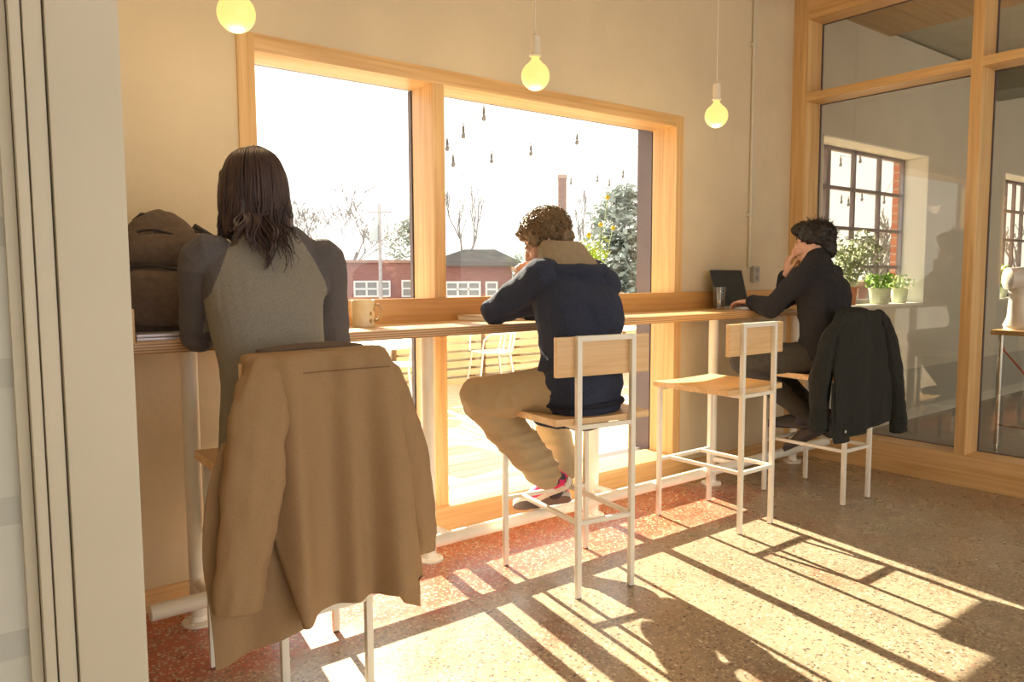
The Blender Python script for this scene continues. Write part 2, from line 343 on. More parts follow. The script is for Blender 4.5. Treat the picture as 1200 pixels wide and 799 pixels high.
# --- glazed partition on the right
part = thing('window_2', 'oak framed interior glass partition with a high transom rail', 'partition'); struct(part)
PX, PD = 4.998, 0.202
YE = -5.0
MB().box((PX, -0.112, 0.198), (PX + PD, 0.0, CEIL), 0.002).build('post', OAK_Z, part)
for y in (-1.178, -2.70, -4.2):
    MB().box((PX, y - 0.063, 0.198), (PX + PD, y, CEIL), 0.002).build('post', OAK_Z, part)
MB().box((PX, YE, 0.0), (PX + PD, 0.0, 0.1985), 0.002).build('sill', OAK_Y, part)
MB().box((PX + 0.0005, YE, 2.530), (PX + PD, -0.0, 2.585), 0.002).build('rail', OAK_Y, part)
MB().box((PX + 0.001, YE, 3.09), (PX + PD, -0.0, CEIL), 0.002).build('head', OAK_Y, part)
for a, b in ((-1.178, -0.112), (-2.70, -1.241), (-4.2, -2.763)):
    for z0, z1 in ((0.198, 2.531), (2.584, 3.091)):
        MB().box((PX + 0.188, a - .002, z0), (PX + 0.196, b + .002, z1)).build('pane', GLASS_IN, part)
        e = MB()
        for q in ((a, a + 0.006), (b - 0.006, b)): e.box((PX + 0.184, q[0], z0), (PX + 0.199, q[1], z1))
        e.box((PX + 0.184, a, z0), (PX + 0.199, b, z0 + 0.005)).box((PX + 0.184, a, z1 - 0.005), (PX + 0.199, b, z1))
        e.build('gasket', DARKMETAL, part)

# --- steel sash windows of the far room
SASH = mat('sash_paint_glare', (0.20, 0.165, 0.19), 0.5, var=0.1)  # sash paint lightened, with the glare put into its colour
def sash(name, W, mx, mz, label, wide=None):
    t = thing(name, label, 'window'); struct(t); y = 0.20
    fr = MB()
    fr.box((W[0], y, W[2]), (W[0] + .035, y + .04, W[3])).box((W[1] - .035, y, W[2]), (W[1], y + .04, W[3])).box((W[0], y, W[3] - .04), (W[1], y + .04, W[3])).box((W[0], y, W[2]), (W[1], y + .04, W[2] + .04))
    fr.build('sash_frame', SASH, t)
    mb = MB()
    for x in mx: mb.box((x - .014, y, W[2]), (x + .014, y + .035, W[3]))
    if wide: mb.box((wide - .03, y - .005, W[2]), (wide + .03, y + .04, W[3]))
    for z in mz: mb.box((W[0], y - .002, z - .014), (W[1], y + .037, z + .014))
    mb.build('glazing_bars', SASH, t)
    MB().box((W[0], y + .016, W[2]), (W[1], y + .021, W[3])).build('pane', GLASS, t)
    lin = MB(); e = .012
    lin.box((W[0], -.004, W[3] - e), (W[1], y, W[3] + .0)).box((W[1] - e, -.004, W[2]), (W[1], y, W[3])).box((W[0], -.004, W[2]), (W[0] + e, y, W[3])).box((W[0], -.004, W[2] - .02), (W[1], y, W[2] + .002))
    lin.build('reveal', mat('reveal_white', (0.82, 0.82, 0.78), 0.5, var=.02), t)
    bk = MB(); bk.box((W[1] - .004, .245, W[2]), (W[1] + .12, .31, W[3] + .3)).box((W[0] - .12, .245, W[2]), (W[0] + .004, .31, W[3] + .3))
    bk.build('brick_pier', brick('pier_brick', (0.42, 0.13, 0.08), (0.50, 0.18, 0.11), (0.45, 0.36, 0.3), 1.0, 'yz'), t)
    return t
sash('window_3', W2, (6.293, 6.733), (2.027, 1.70, 1.378), 'steel framed window with plant pots on its white sill', 5.862)
sash('window_4', W3, (9.32, 9.60, 9.85, 10.10, 10.36), (2.017, 1.696, 1.378), 'steel framed window beyond the stand mixer')
# ------------------------------------------------------------------ counter
CT, CB, CY = 1.0922, 1.0540, -0.47
ct = thing('window_counter', 'long plywood bar counter running under the big window on white posts', 'counter', (0, 0, 0))
MB().box((0.516, CY, CB), (4.975, -0.014, CT), 0.0015).build('worktop', PLY, ct)
MB().box((0.534, -0.034, CT), (4.975, -0.0135, 1.203), 0.002).build('backboard', wood('backboard_wood', (0.52, 0.25, 0.075), (0.68, 0.38, 0.13), 'x', .8), ct)
MB().box((0.516, CY + .001, CT), (0.534, -0.014, 1.203), 0.0015).build('end_board', OAK_Y, ct)
for x in (0.760, 1.785, 2.828, 3.857, 4.763):
    p = MB().lathe([(0.0295, 0.012), (0.0295, CB)], (x, -0.22, 0), 24); o = p.build('post', WMETAL, ct)
    fl = MB().lathe([(0.062, 0.0), (0.062, 0.008), (0.058, 0.011), (0.036, 0.013), (0.031, 0.03)], (x, -0.22, 0), 28)
    for k in range(4): fl.lathe([(0.007, 0.010), (0.007, 0.015), (0.004, 0.017)], (x + .048 * math.cos(pi / 4 + k * pi / 2), -0.22 + .048 * math.sin(pi / 4 + k * pi / 2), 0), 8)
    fl.build('flange', WMETAL, o)
RY, RZ = -0.405, 0.158
rl = MB().lathe([(0.025, 0), (0.0285, .003), (0.0285, 4.33), (0.025, 4.333)], (0, 0, 0), 20, Matrix.Rotation(pi / 2, 4, 'Y'))
for v in rl.bm.verts: v.co += V((0.552, RY, RZ))
for x in (0.760, 1.785, 2.828, 3.857, 4.763): rl.tube([(x, -0.22, RZ), (x, RY, RZ)], 0.018, 12)
rl.build('foot_rail', WMETAL, ct)
# ------------------------------------------------------------------ bar stools
def make_stool(label):
    t = thing('bar_stool', label, 'stool', group='bar stools at the window counter')
    FX, FYs, RX, RYs, SB, TOP = 0.218, 0.228, 0.1335, -0.231, 0.712, 1.068; W = 0.022; h = W / 2
    for sx in (-1, 1):
        MB().box((sx * FX - h, FYs - h, 0.004), (sx * FX + h, FYs + h, SB), 0.002).build('leg', WMETAL, t)
        MB().box((sx * FX - .009, FYs - .009, 0), (sx * FX + .009, FYs + .009, .004)).build('foot_pad', mat('pad_black', (.03, .03, .03), .6), t)
    for sx in (-1, 1):
        MB().box((sx * RX - h, RYs - h, 0.004), (sx * RX + h, RYs + h, TOP), 0.002).build('leg', WMETAL, t)
        MB().box((sx * RX - .009, RYs - .009, 0), (sx * RX + .009, RYs + .009, .004)).build('foot_pad', MATS['pad_black'], t)
    MB().box((-RX + h, RYs - h, TOP - W), (RX - h, RYs + h, TOP), 0.002).build('top_bar', WMETAL, t)
    for zz, nm in ((0.312, 'foot_rest'), ):
        q = MB().box((-FX + h, FYs - .009, zz - .009), (FX - h, FYs + .009, zz + .009), .0015)
        q.box((-RX + h, RYs - .009, zz - .009), (RX - h, RYs + .009, zz + .009), .0015)
        for sx in (-1, 1): q.box((sx * RX - .009, RYs + h, zz - .009), (sx * RX + .009, FYs - .009, zz + .009), .0015)
        q.build(nm, WMETAL, t)
    q = MB().box((-FX + h, FYs - .009, SB - .019), (FX - h, FYs + .009, SB - .001), .0015)
    for sx in (-1, 1): q.box((sx * RX - .009, RYs + h, SB - .019), (sx * RX + .009, FYs - .009, SB - .001), .0015)
    q.box((-RX + h, RYs - .009, SB - .019), (RX - h, RYs + .009, SB - .001), .0015)
    q.build('seat_frame', WMETAL, t)
    # dished plywood seat
    nx, ny = 20, 20; b = bmesh.new(); top = []; bot = []
    def edge(x, y):
        return x * (1.0 - 0.06 * max(0, -y) / .24)
    for j in range(ny + 1):
        y = lerp(-0.262, 0.252, j / ny); rt = []; rb = []
        for i in range(nx + 1):
            x = edge(lerp(-0.246, 0.246, i / nx), y); yy = y
            dip = -0.011 * math.exp(-((x / .17) ** 2) * 1.2) * math.exp(-(((y + .03) / .17) ** 2))
            if abs(x) < RX + h + .001 and j == 0: yy = y
            rt.append(b.verts.new((x, yy, SB + .024 + dip + .004 * (x / .24) ** 2))); rb.append(b.verts.new((x, yy, SB)))
        top.append(rt); bot.append(rb)
    for j in range(ny):
        for i in range(nx):
            b.faces.new((top[j][i], top[j][i + 1], top[j + 1][i + 1], top[j + 1][i])); b.faces.new((bot[j][i], bot[j + 1][i], bot[j + 1][i + 1], bot[j][i + 1]))
    for j in range(ny):
        b.faces.new((top[j][0], top[j + 1][0], bot[j + 1][0], bot[j][0])); b.faces.new((top[j][nx], bot[j][nx], bot[j + 1][nx], top[j + 1][nx]))
    for i in range(nx):
        b.faces.new((top[0][i], bot[0][i], bot[0][i + 1], top[0][i + 1])); b.faces.new((top[ny][i], top[ny][i + 1], bot[ny][i + 1], bot[ny][i]))
    s = MB(); s.bm.free(); s.bm = b
    # notch the seat around the back legs by keeping it in front of them
    for v in s.bm.verts:
        if v.co.y < RYs + h + .001: v.co.y = RYs + h + .001
    s.build('seat', SEATW, t, smooth=40)
    MB().box((-0.228, RYs + h, 0.905), (0.228, RYs + h + .024, TOP - .004), .003).build('backrest', SEATW, t)
    return t
ST = [((0.913, -0.834), -1.5), ((2.197, -0.753), -9), ((3.325, -0.672), 0), ((4.193, -0.751), -1.5)]
stool_mid = make_stool('white metal stool holding the man in the navy hooded sweatshirt')
stool_mid.location = (*ST[1][0], 0); stool_mid.rotation_euler.z = math.radians(ST[1][1])
stool_empty = dup(stool_mid, 'empty white metal bar stool with plain wooden seat and back', (*ST[2][0], 0), math.radians(ST[2][1]))
stool_jacket = dup(stool_mid, 'white metal stool under the tan jacket, holding the long-haired person', (*ST[0][0], 0), math.radians(ST[0][1]))
stool_black = dup(stool_mid, 'white metal stool with a black coat over it, holding the laptop man', (*ST[3][0], 0), math.radians(ST[3][1]))
# ------------------------------------------------------------------ outside the window
def far(px, D):
    """ground-plan point in the direction of an image column, D metres away"""
    v = ray(px, 325); k = D / math.hypot(v.x, v.y); return V((CAM_P.x + v.x * k, CAM_P.y + v.y * k, 0))
def zfar(px, py, D):
    v = ray(px, py); k = D / math.hypot(v.x, v.y); return CAM_P.z + v.z * k
struct(MB().box((-8, 0.34, -0.12), (13, 5.6, -0.01)).build('deck', wood('deck_wood', (0.55, 0.43, 0.30), (0.68, 0.55, 0.40), 'x', .5)))
gp = MB(); 
for k in range(36): gp.box((-8, 0.34 + k * .146 + .14, -0.0105), (13, 0.34 + k * .146 + .146, -0.0095))
struct(gp.build('trim_deck', mat('deck_gap', (0.22, 0.16, 0.11), .9)))
struct(MB().box((-80, 0.31, -2.4), (120, 120, -2.2)).build('ground', mat('asphalt', (0.33, 0.31, 0.29), .9, var=.1)))
RED1, RED2 = (0.29, 0.115, 0.105), (0.34, 0.15, 0.135)
BRK = brick('street_brick', RED1, RED2, (0.25, 0.17, 0.15), 1.0)
BWHITE = mat('window_white', (0.75, 0.76, 0.78), .5); DGLASS = mat('dim_glass', (0.20, 0.22, 0.25), .15)
def building(name, label, pxa, pxb, D, ztop, roofz=None, wins=(), roofcol=None, depth=7.0):
    a, b = far(pxa, D), far(pxb, D); ex = (b - a); ln = ex.length; ang = math.atan2(ex.y, ex.x)
    t = thing(name, label, 'building', (a.x, a.y, -2.2), ang); H = ztop + 2.2
    MB().box((0, 0, 0), (ln, depth, H)).build('wall', BRK, t)
    if roofz is None:
        MB().box((-.1, -.12, H), (ln + .1, depth + .1, H + .14)).build('parapet', mat('parapet', (.36, .22, .19), .8), t)
    else:
        R = roofz + 2.2; m = MB(); o = .4
        m.loft([[V((-o, -o, H)), V((ln + o, -o, H)), V((ln + o, depth + o, H)), V((-o, depth + o, H))], [V((ln * .35, depth * .45, R)), V((ln * .8, depth * .45, R)), V((ln * .8, depth * .55, R)), V((ln * .35, depth * .55, R))]])
        m.build('roof', mat('slate_roof', (.06, .058, .062), .95, var=.2, vscale=2, spec=0.0), t, smooth=0)
        MB().box((-o, -o - .02, H - .18), (ln + o, depth + o, H)).build('eaves', mat('eaves', (.12, .11, .115), .7), t)
    for (p0, p1, y0, y1, nc, nr) in wins:
        x0, x1 = [((far(p, D) - a).length if p > pxa else 0) for p in (p0, p1)]; z1, z0 = [zfar(p0, y, D) + 2.2 for y in (y0, y1)]
        f = MB(); q = .09
        f.box((x0 - q, -.06, z0 - q), (x1 + q, .02, z0)).box((x0 - q, -.06, z1), (x1 + q, .02, z1 + q)).box((x0 - q, -.06, z0), (x0, .02, z1)).box((x1, -.06, z0), (x1 + q, .02, z1))
        for k in range(1, nc): xx = lerp(x0, x1, k / nc); f.box((xx - q / 2, -.05, z0), (xx + q / 2, .02, z1))
        for k in range(1, nr): zz = lerp(z0, z1, k / nr); f.box((x0, -.05, zz - q / 2), (x1, .02, zz + q / 2))
        o = f.build('window', BWHITE, t); MB().box((x0, -.02, z0), (x1, -.005, z1)).build('pane', DGLASS, o)
    return t
building('brick_building', 'long flat-roofed brick building with white windows across the street, left bay', 300, 508, 40.0, zfar(440, 308, 40), wins=((416, 455, 331, 346, 3, 2), (472, 482, 330, 346, 1, 2), (330, 380, 331, 346, 3, 2)))
building('brick_building', 'brick building with a low dark roof seen left of the man in navy', 512, 600, 34.0, zfar(550, 307, 34), zfar(560, 292, 37.0), wins=((524, 561, 332, 346, 3, 2), (571, 581, 332, 346, 1, 2)))
building('brick_building', 'plain red brick wall of a building behind the evergreen, right bay', 603, 800, 28.0, zfar(700, 317, 28))
building('brick_building', 'red brick building seen low through the potted plants window', 955, 1200, 26.0, zfar(1030, 335, 26))

BARK = mat('bark', (0.20, 0.165, 0.15), .9, var=.2); BARK2 = mat('bark_glare', (0.20, 0.185, 0.18), .9, var=.15)  # second bark is for bare trees, glare mixed into its lighter colour
def branch(m, p, d, ln, r, depth, spread, up=.15, seed=None):
    n = 4; pts = [p]; q = p; dd = d.normalized()
    for i in range(n):
        dd = (dd + V((random.uniform(-1, 1), random.uniform(-1, 1), random.uniform(-1, 1))) * .16 + V((0, 0, up * .3))).normalized(); q = q + dd * (ln / n); pts.append(q)
    m.tube(pts, [max(.012, lerp(r, r * .66, i / n)) for i in range(n + 1)], 6 if r > .03 else 4, caps=True)
    if depth == 0: return
    for k in range(random.choice((2, 3, 3))):
        t = random.uniform(.45, 1.0); i = min(n - 1, int(t * n)); base = pts[i].lerp(pts[i + 1], t * n - i)
        nd = (dd + V((random.uniform(-1, 1), random.uniform(-1, 1), random.uniform(-.4, .9))) * spread).normalized()
        branch(m, base, nd, ln * random.uniform(.55, .8), r * random.uniform(.5, .68), depth - 1, spread, up)
def bare_tree(label, px, D, pytop, seed, depth=5, spread=.75, r=.16, lean=0, frac=.3, m_=None, wide=1.0):
    random.seed(seed); p = far(px, D); H = zfar(px, pytop, D) + 2.2
    t = thing('bare_tree', label, 'tree', (p.x, p.y, -2.2), group='leafless trees outside'); m = MB()
    branch(m, V((0, 0, 0)), V((lean, 0, 1)), H * frac * 1.25, r, depth, spread, .35)
    # scale the crown to the right height
    zmax = max(v.co.z for v in m.bm.verts)
    for v in m.bm.verts: v.co *= H / zmax; v.co.x *= wide; v.co.y *= wide
    m.build('branches', m_ or BARK2, t); return t
bare_tree('leafless twiggy tree beyond the brick building, right of the long hair', 382, 52, 214, 3, 6, .9, .10, .3, wide=2.0)
bare_tree('tall bare tree standing over the dark-roofed building', 545, 57, 196, 11, 5, .45, .18)
bare_tree('thin bare tree to the left of the leafy evergreen', 693, 40, 222, 21, 5, .45, .11)
bare_tree('bare tree filling the view behind the potted plants window', 1000, 22, 245, 31, 6, .7, .12)
bare_tree('bare tree close by the right edge of the potted plants window', 1036, 24, 250, 35, 6, .7, .12)
bare_tree('bare tree seen through the window beyond the mixer', 1186, 24, 205, 41, 6, .8, .13)
LEAF_D = mat('needles', (0.13, 0.19, 0.13), .7, col2=(0.24, 0.30, 0.20), vscale=1.5); LEAF_D2 = mat('needles_grey', (0.22, 0.27, 0.24), .7, col2=(0.34, 0.38, 0.33), vscale=1.5)
def leafball(m, c, rad, n, s, sc=(1, 1, 1), tilt=1.0):
    for _ in range(n):
        while True:
            q = V((random.uniform(-1, 1), random.uniform(-1, 1), random.uniform(-1, 1)))
            if .3 < q.length < 1: break
        p = V(c) + V((q.x * rad * sc[0], q.y * rad * sc[1], q.z * rad * sc[2]))
        u = V((random.gauss(0, 1), random.gauss(0, 1), random.gauss(0, 1) * tilt)).normalized(); w_ = u.orthogonal().normalized(); ss = s * random.uniform(.6, 1.3)
        nrm = u.cross(w_); a = p - u * ss; b = p + u * ss
        m.bm.faces.new([m.bm.verts.new(x) for x in (a, p + w_ * ss * .42 + nrm * ss * .1, b, p - w_ * ss * .42 + nrm * ss * .1)])
def evergreen(label, px, D, pytop, width, seed, matl, n=2600):
    random.seed(seed); p = far(px, D); H = zfar(px, pytop, D) + 2.2
    t = thing('evergreen_tree', label, 'tree', (p.x, p.y, -2.2)); MB().tube([(0, 0, 0), (0.05, 0, H * .5), (0, 0, H * .93)], [.22, .14, .03], 8).build('trunk', BARK, t)
    m = MB()
    for k in range(60):
        f = random.random() ** .8; z = lerp(.18 * H, H * .97, f); rr = width * (1 - f) ** .55 * .5; a = random.uniform(0, 2 * pi); q = rr * math.sqrt(random.random())
        leafball(m, (q * math.cos(a), q * math.sin(a), z), .55 + .35 * (1 - f), n // 60, .16, (1.1, 1.1, .75))
    m.build('foliage', matl, t); return t
evergreen('dense grey-green evergreen in front of the red brick wall', 730, 25, 219, 3.6, 5, LEAF_D2, 4200)
evergreen('grey evergreen just left of the window mullion', 484, 51, 256, 6.0, 6, LEAF_D2, 2400)
random.seed(12)
p = far(610, 47); HZ = zfar(606, 296, 47) + 2.2; t = thing('hedge', 'dark scrubby hedge behind the navy man beside the dark roof', 'hedge', (p.x, p.y, -2.2)); m = MB()
for k in range(26): leafball(m, (random.uniform(-2.2, 2.2), random.uniform(-.6, .6), HZ - .6 - 2.8 * random.random() ** 1.5), .8, 45, .2)
m.build('foliage', LEAF_D2, t); MB().tube([(0, 0, 0), (0, 0, 3)], [.1, .03], 8).build('trunk', BARK, t)
# utility pole
p = far(446, 35); H = zfar(446, 239, 35) + 2.2; GREYP = mat('pole_grey', (.42, .40, .41), .8, var=.1)
t = thing('utility_pole', 'utility pole with a crossarm and transformer beyond the left pane', 'pole', (p.x, p.y, -2.2), math.radians(-38))
MB().tube([(0, 0, 0), (0, 0, H)], [.10, .07], 10).build('shaft', GREYP, t); MB().box((-.55, -.04, H - .40), (.55, .04, H - .33)).build('crossarm', GREYP, t)
MB().lathe([(.0, 0), (.2, .02), (.2, .75), (.14, .85), (.05, .9)], (-.25, -.1, H - 1.7), 14).build('transformer', mat('transformer', (.5, .55, .58), .5), t)
for x in (-.5, -.25, .25, .5): MB().lathe([(.04, 0), (.06, .04), (.03, .1), (.05, .14), (.02, .2)], (x, 0, H - .33), 8).build('insulator', BWHITE, t)
# chimney
p = far(658.5, 24); H = zfar(658, 205, 24) + 2.2
t = thing('brick_post', 'tall narrow brick chimney stack rising behind the curly-haired man', 'chimney', (p.x, p.y, -2.2), math.radians(-38))
MB().loft([[V((s * .13, q * .13, z)) for s, q in ((-1, -1), (1, -1), (1, 1), (-1, 1))] for z in (0, H - .12)]).build('shaft', brick('chim', (.20, .11, .10), (.24, .14, .125), (.23, .18, .17), .6), t)
MB().box((-.15, -.15, H - .12), (.15, .15, H)).build('cap', mat('cap', (.35, .25, .23), .8), t)
# string lights between posts over the deck
CORD = mat('cord_black', (.06, .05, .05), .6); BULBG = mat('small_bulb', (.10, .09, .09), .25)
def string_light(label, pts, Y0, Y1, anc):
    anchor = on_y(anc[0], anc[1], .302)
    P = []
    for i, (px, py) in enumerate(pts): P.append(on_y(px, py, lerp(Y0, Y1, i / max(1, len(pts) - 1))))
    t = thing('string_light', label, 'string light', tuple(P[0]), group='festoon lights over the deck'); o = P[0]
    a = P[0] + (P[0] - P[1]) * .7 + V((0, 0, .12)); b = P[-1] + (P[-1] - P[-2]) * .7 + V((0, 0, .12))
    b = anchor; b_ = MB().box((-.02, -.002, -.03), (.02, .02, .03), .004).box((-.004, .018, -.004), (.004, .05, .004)); hk = b_.build('wall_hook', CORD, t); hk.location = b - o - V((0, .0, 0))
    ctl = [a] + [p + V((0, 0, .13)) for p in P] + [b]; cur = []
    for k in range(len(ctl) - 1):
        for s in range(5):
            q = ctl[k].lerp(ctl[k + 1], s / 5); cur.append(q - o - V((0, 0, .05 * math.sin(pi * s / 5))))
    cur.append(b - o); MB().tube(cur, .0035, 5).build('cord', CORD, t)
    for p in P:
        c = p - o
        bm_ = MB().lathe([(0.0, -.045), (.018, -.038), (.026, -.015), (.022, .01), (.012, .03)], c, 10); q = bm_.build('bulb', BULBG, t)
        MB().lathe([(.013, .028), (.016, .035), (.016, .085), (.008, .10), (.006, .13)], c, 8).build('socket', CORD, q)
    return t
string_light('festoon string of hanging bulbs nearest the mullion', [(531, 192), (524, 173), (543, 158), (567, 137)], 5.2, 3.6, (585, 60))
string_light('festoon string of bulbs crossing the middle of the right pane', [(576, 188), (622, 179), (676, 166)], 5.6, 4.6, (735, 80))
string_light('festoon string of bulbs over the evergreen, right of the chimney', [(669, 214), (700, 211), (714, 216), (730, 206)], 8.5, 6.5, (790, 90))
string_light('festoon string of bulbs outside the potted plants window', [(972, 178), (985, 192), (1008, 188), (1034, 182)], 3.5, 2.6, (1075, 130))
string_light('lower festoon string outside the potted plants window', [(986, 236), (994, 239), (1010, 233), (1036, 236)], 4.5, 3.4, (1085, 135))
# pallets standing on edge along the deck rail
PAL = wood('pallet_wood', (0.58, 0.38, 0.19), (0.74, 0.54, 0.32), 'x', .8, rough=.7, coat=0); PALB = mat('pallet_block', (.42, .27, .14), .8, var=.1)
lab = ['second from left', 'third from left', 'fourth from left', 'fifth from left']
for k in range(6):
    x0 = 1.75 + k * 1.27
    t = thing('pallet', 'wooden pallet on edge along the deck, ' + ['leftmost of the row', 'seen below the mug', 'behind the silver chair by the mullion', 'behind the knee of the man in tan trousers', 'behind the stool of the man in navy', 'rightmost of the row'][k], 'pallet', (x0, 4.55, -.01), 0, 'pallets along the deck')
    m = MB()
    for q in range(8): m.box((0, 0, q * .105), (1.2, .022, q * .105 + .075), .002)
    m.build('slats', PAL, t); m = MB()
    for x in (.0, .55, 1.1):
        m = MB()
        for q in range(8): m.box((x, .0215, q * .105 + .005), (x + .1, .10, q * .105 + .07))
        m.box((x + .02, .0995, 0), (x + .08, .122, .82)); m.build('stringer', PALB, t)
m = MB().box((1.7, 4.70, .0), (9.4, 5.15, .62)); tag(m.build('planter_bench', mat('bench_pale', (.72, .68, .6), .7, var=.06)), 'long pale planter bench running behind the row of pallets', 'bench')
# silver cafe chairs and a white table on the deck
CHM = mat('cafe_metal', (.66, .67, .70), .35, metal=.6)
def cafe_chair(label):
    t = thing('cafe_chair', label, 'chair', group='metal chairs on the deck'); s = .20
    q = []
    for k in range(28):
        a = 2 * pi * k / 28; c, sn = math.cos(a), math.sin(a); q.append((math.copysign(abs(c) ** .6, c) * .215, math.copysign(abs(sn) ** .6, sn) * .205))
    m = MB().loft([[V((x, y, .430)) for x, y in q], [V((x * 1.02, y * 1.02, .437)) for x, y in q], [V((x, y, .447)) for x, y in q], [V((x * .8, y * .8, .440)) for x, y in q]]); m.build('seat', CHM, t)
    for sx in (-1, 1):
        for sy in (-1, 1): MB().tube([(sx * .18, sy * .17, .43), (sx * .20, sy * .20, .2), (sx * .22, sy * .235, 0)], .0125, 8).build('leg', CHM, t)
    arc = [(-.2, -.18, .44), (-.205, -.215, .6), (-.19, -.24, .74), (-.12, -.26, .83), (0, -.265, .86), (.12, -.26, .83), (.19, -.24, .74), (.205, -.215, .6), (.2, -.18, .44)]
    MB().tube(arc, .0125, 8).build('back_frame', CHM, t)
    m = MB()
    for x in (-.09, .09): m.bar((x, -.19, .44), (x, -.258, .84), .045, .006, up=(0, 1, 0))
    m.build('back_slats', CHM, t)
    for sx in (-1, 1): MB().tube([(sx * .2, -.235, .66), (sx * .26, -.1, .67), (sx * .26, .1, .66), (sx * .24, .17, .6), (sx * .2, .19, .44)], .011, 8).build('arm', CHM, t)
    return t
cc = cafe_chair('silver metal chair on the deck just right of the mullion'); cc.location = (5.25, 4.02, -.01); cc.rotation_euler.z = math.radians(75)
dup(cc, 'silver metal chair on the deck behind the navy elbow', (6.35, 3.95, -.01), math.radians(-60))
dup(cc, 'silver metal chair on the deck seen under the counter below the mug', (3.75, 3.55, -.01), math.radians(40))
dup(cc, 'silver metal chair on the deck behind the occupied middle stool', (5.25, 2.10, -.01), math.radians(200))
dup(cc, 'silver metal chair on the deck beside the white table at far left', (2.75, 3.3, -.01), math.radians(-80))
t = thing('cafe_table', 'white square deck table between the chairs below the mug', 'table', (3.25, 2.9, -.01), .2); m = MB().box((-.36, -.36, .70), (.36, .36, .73), .008); m.build('table_top', WMETAL, t)
MB().tube([(0, 0, .03), (0, 0, .70)], .03, 12).build('column', WMETAL, t); MB().lathe([(.24, 0), (.24, .012), (.05, .03), (.03, .05)], (0, 0, 0), 24).build('base', WMETAL, t)
t = thing('cafe_table', 'white square deck table beside the navy man elbow', 'table', (6.25, 3.15, -.01), .1); MB().box((-.36, -.36, .70), (.36, .36, .73), .008).build('table_top', WMETAL, t)
MB().tube([(0, 0, .03), (0, 0, .70)], .03, 12).build('column', WMETAL, t); MB().lathe([(.24, 0), (.24, .012), (.05, .03), (.03, .05)], (0, 0, 0), 24).build('base', WMETAL, t)
# ------------------------------------------------------------------ pendant bulbs
GLOW = mat('bulb_glow', (.25, .2, .08), .4, emit=((1.0, 0.80, 0.24), 0.95)); SOCK = mat('porcelain', (.80, .73, .60), .35)
for (x, z, lab) in ((0.867, 2.172, 'round glowing pendant bulb over the long-haired person, cut by the top edge'), (2.15, 2.170, 'round glowing pendant bulb hanging before the window over the navy man'), (3.41, 2.157, 'round glowing pendant bulb hanging to the right of the window')):
    t = thing('pendant_lamp', lab, 'lamp', (x, -.55, z), 0, 'pendant bulbs over the counter'); R = .0615
    prof = [(R * math.sin(a), -R * math.cos(a)) for a in [pi * k / 22 for k in range(0, 19)]] + [(.024, .062), (.0175, .070), (.0165, .082)]
    MB().lathe(prof, (0, 0, 0), 32).build('bulb', GLOW, t)
    MB().lathe([(.0165, .080), (.026, .083), (.027, .088), (.021, .092), (.0205, .15), (.019, .168), (.008, .176), (.004, .19)], (0, 0, 0), 24).build('socket', SOCK, t)
    MB().tube([(0, 0, .18), (0, 0, CEIL - z)], .0026, 8).build('cord', SOCK, t)
    MB().lathe([(.05, CEIL - z - .02), (.05, CEIL - z)], (0, 0, 0), 20).build('canopy', SOCK, t)
    l = bpy.data.lights.new('bulb_light', 'POINT'); l.energy = 5; l.color = (1, .74, .42); l.shadow_soft_size = .062; lo = bpy.data.objects.new('bulb_light', l); COL.objects.link(lo); lo.parent = t; lo.location = (0, -.0, -.075)
# ------------------------------------------------------------------ conduit and outlet on the wall
t = thing('conduit', 'thin white conduit pipe running down the wall right of the window', 'pipe', (4.51, -.012, 0))
MB().tube([(0, 0, 1.36), (0, 0, CEIL)], .0125, 12).build('pipe', WHITE_PAINT, t); m = MB()
for z in (1.72, 2.85): m.box((-.03, -.008, z - .012), (.03, .012, z + .012), .003)
m.build('clip', WHITE_PAINT, t)
t = thing('wall_outlet', 'small grey outlet box on the wall behind the laptop screen', 'outlet', (4.575, 0, 1.315)); MB().box((-.035, -.03, -.055), (.035, 0, .055), .004).build('box', mat('outlet_grey', (.42, .40, .37), .5), t)
m = MB()
for z in (-.025, .025): m.box((-.018, -.033, z - .016), (.018, -.029, z + .016), .002)
m.build('socket', mat('outlet_face', (.30, .29, .27), .5), t)
# ------------------------------------------------------------------ things on the counter
t = thing('mug', 'tan stoneware mug with brown markings on the counter', 'mug', (1.478, -.206, CT), math.radians(-40))
m = MB().lathe([(.0, .0), (.044, .0), (.047, .004), (.0465, .03), (.0485, .08), (.0495, .112), (.048, .114), (.046, .112), (.044, .03), (.042, .008), (0, .006)], (0, 0, 0), 32); m.build('body', mat('stoneware', (.66, .55, .34), .4, col2=(.74, .63, .42), vscale=30), t)
MB().tube([(.047, 0, .092), (.068, 0, .094), (.078, 0, .075), (.076, 0, .05), (.064, 0, .03), (.046, 0, .026)], .006, 8).build('handle', mat('handle_brown', (.45, .30, .14), .4), t)
m = MB(); random.seed(4)
for k in range(5):
    a = random.uniform(-.75, -.1); z = random.uniform(.02, .09); 
    m.ball((.0478 * math.cos(a), .0478 * math.sin(a), z), .0055, 2, (1, 1, random.uniform(1.2, 2.2)))
m.build('marking', mat('marking_brown', (.40, .24, .10), .5), t)
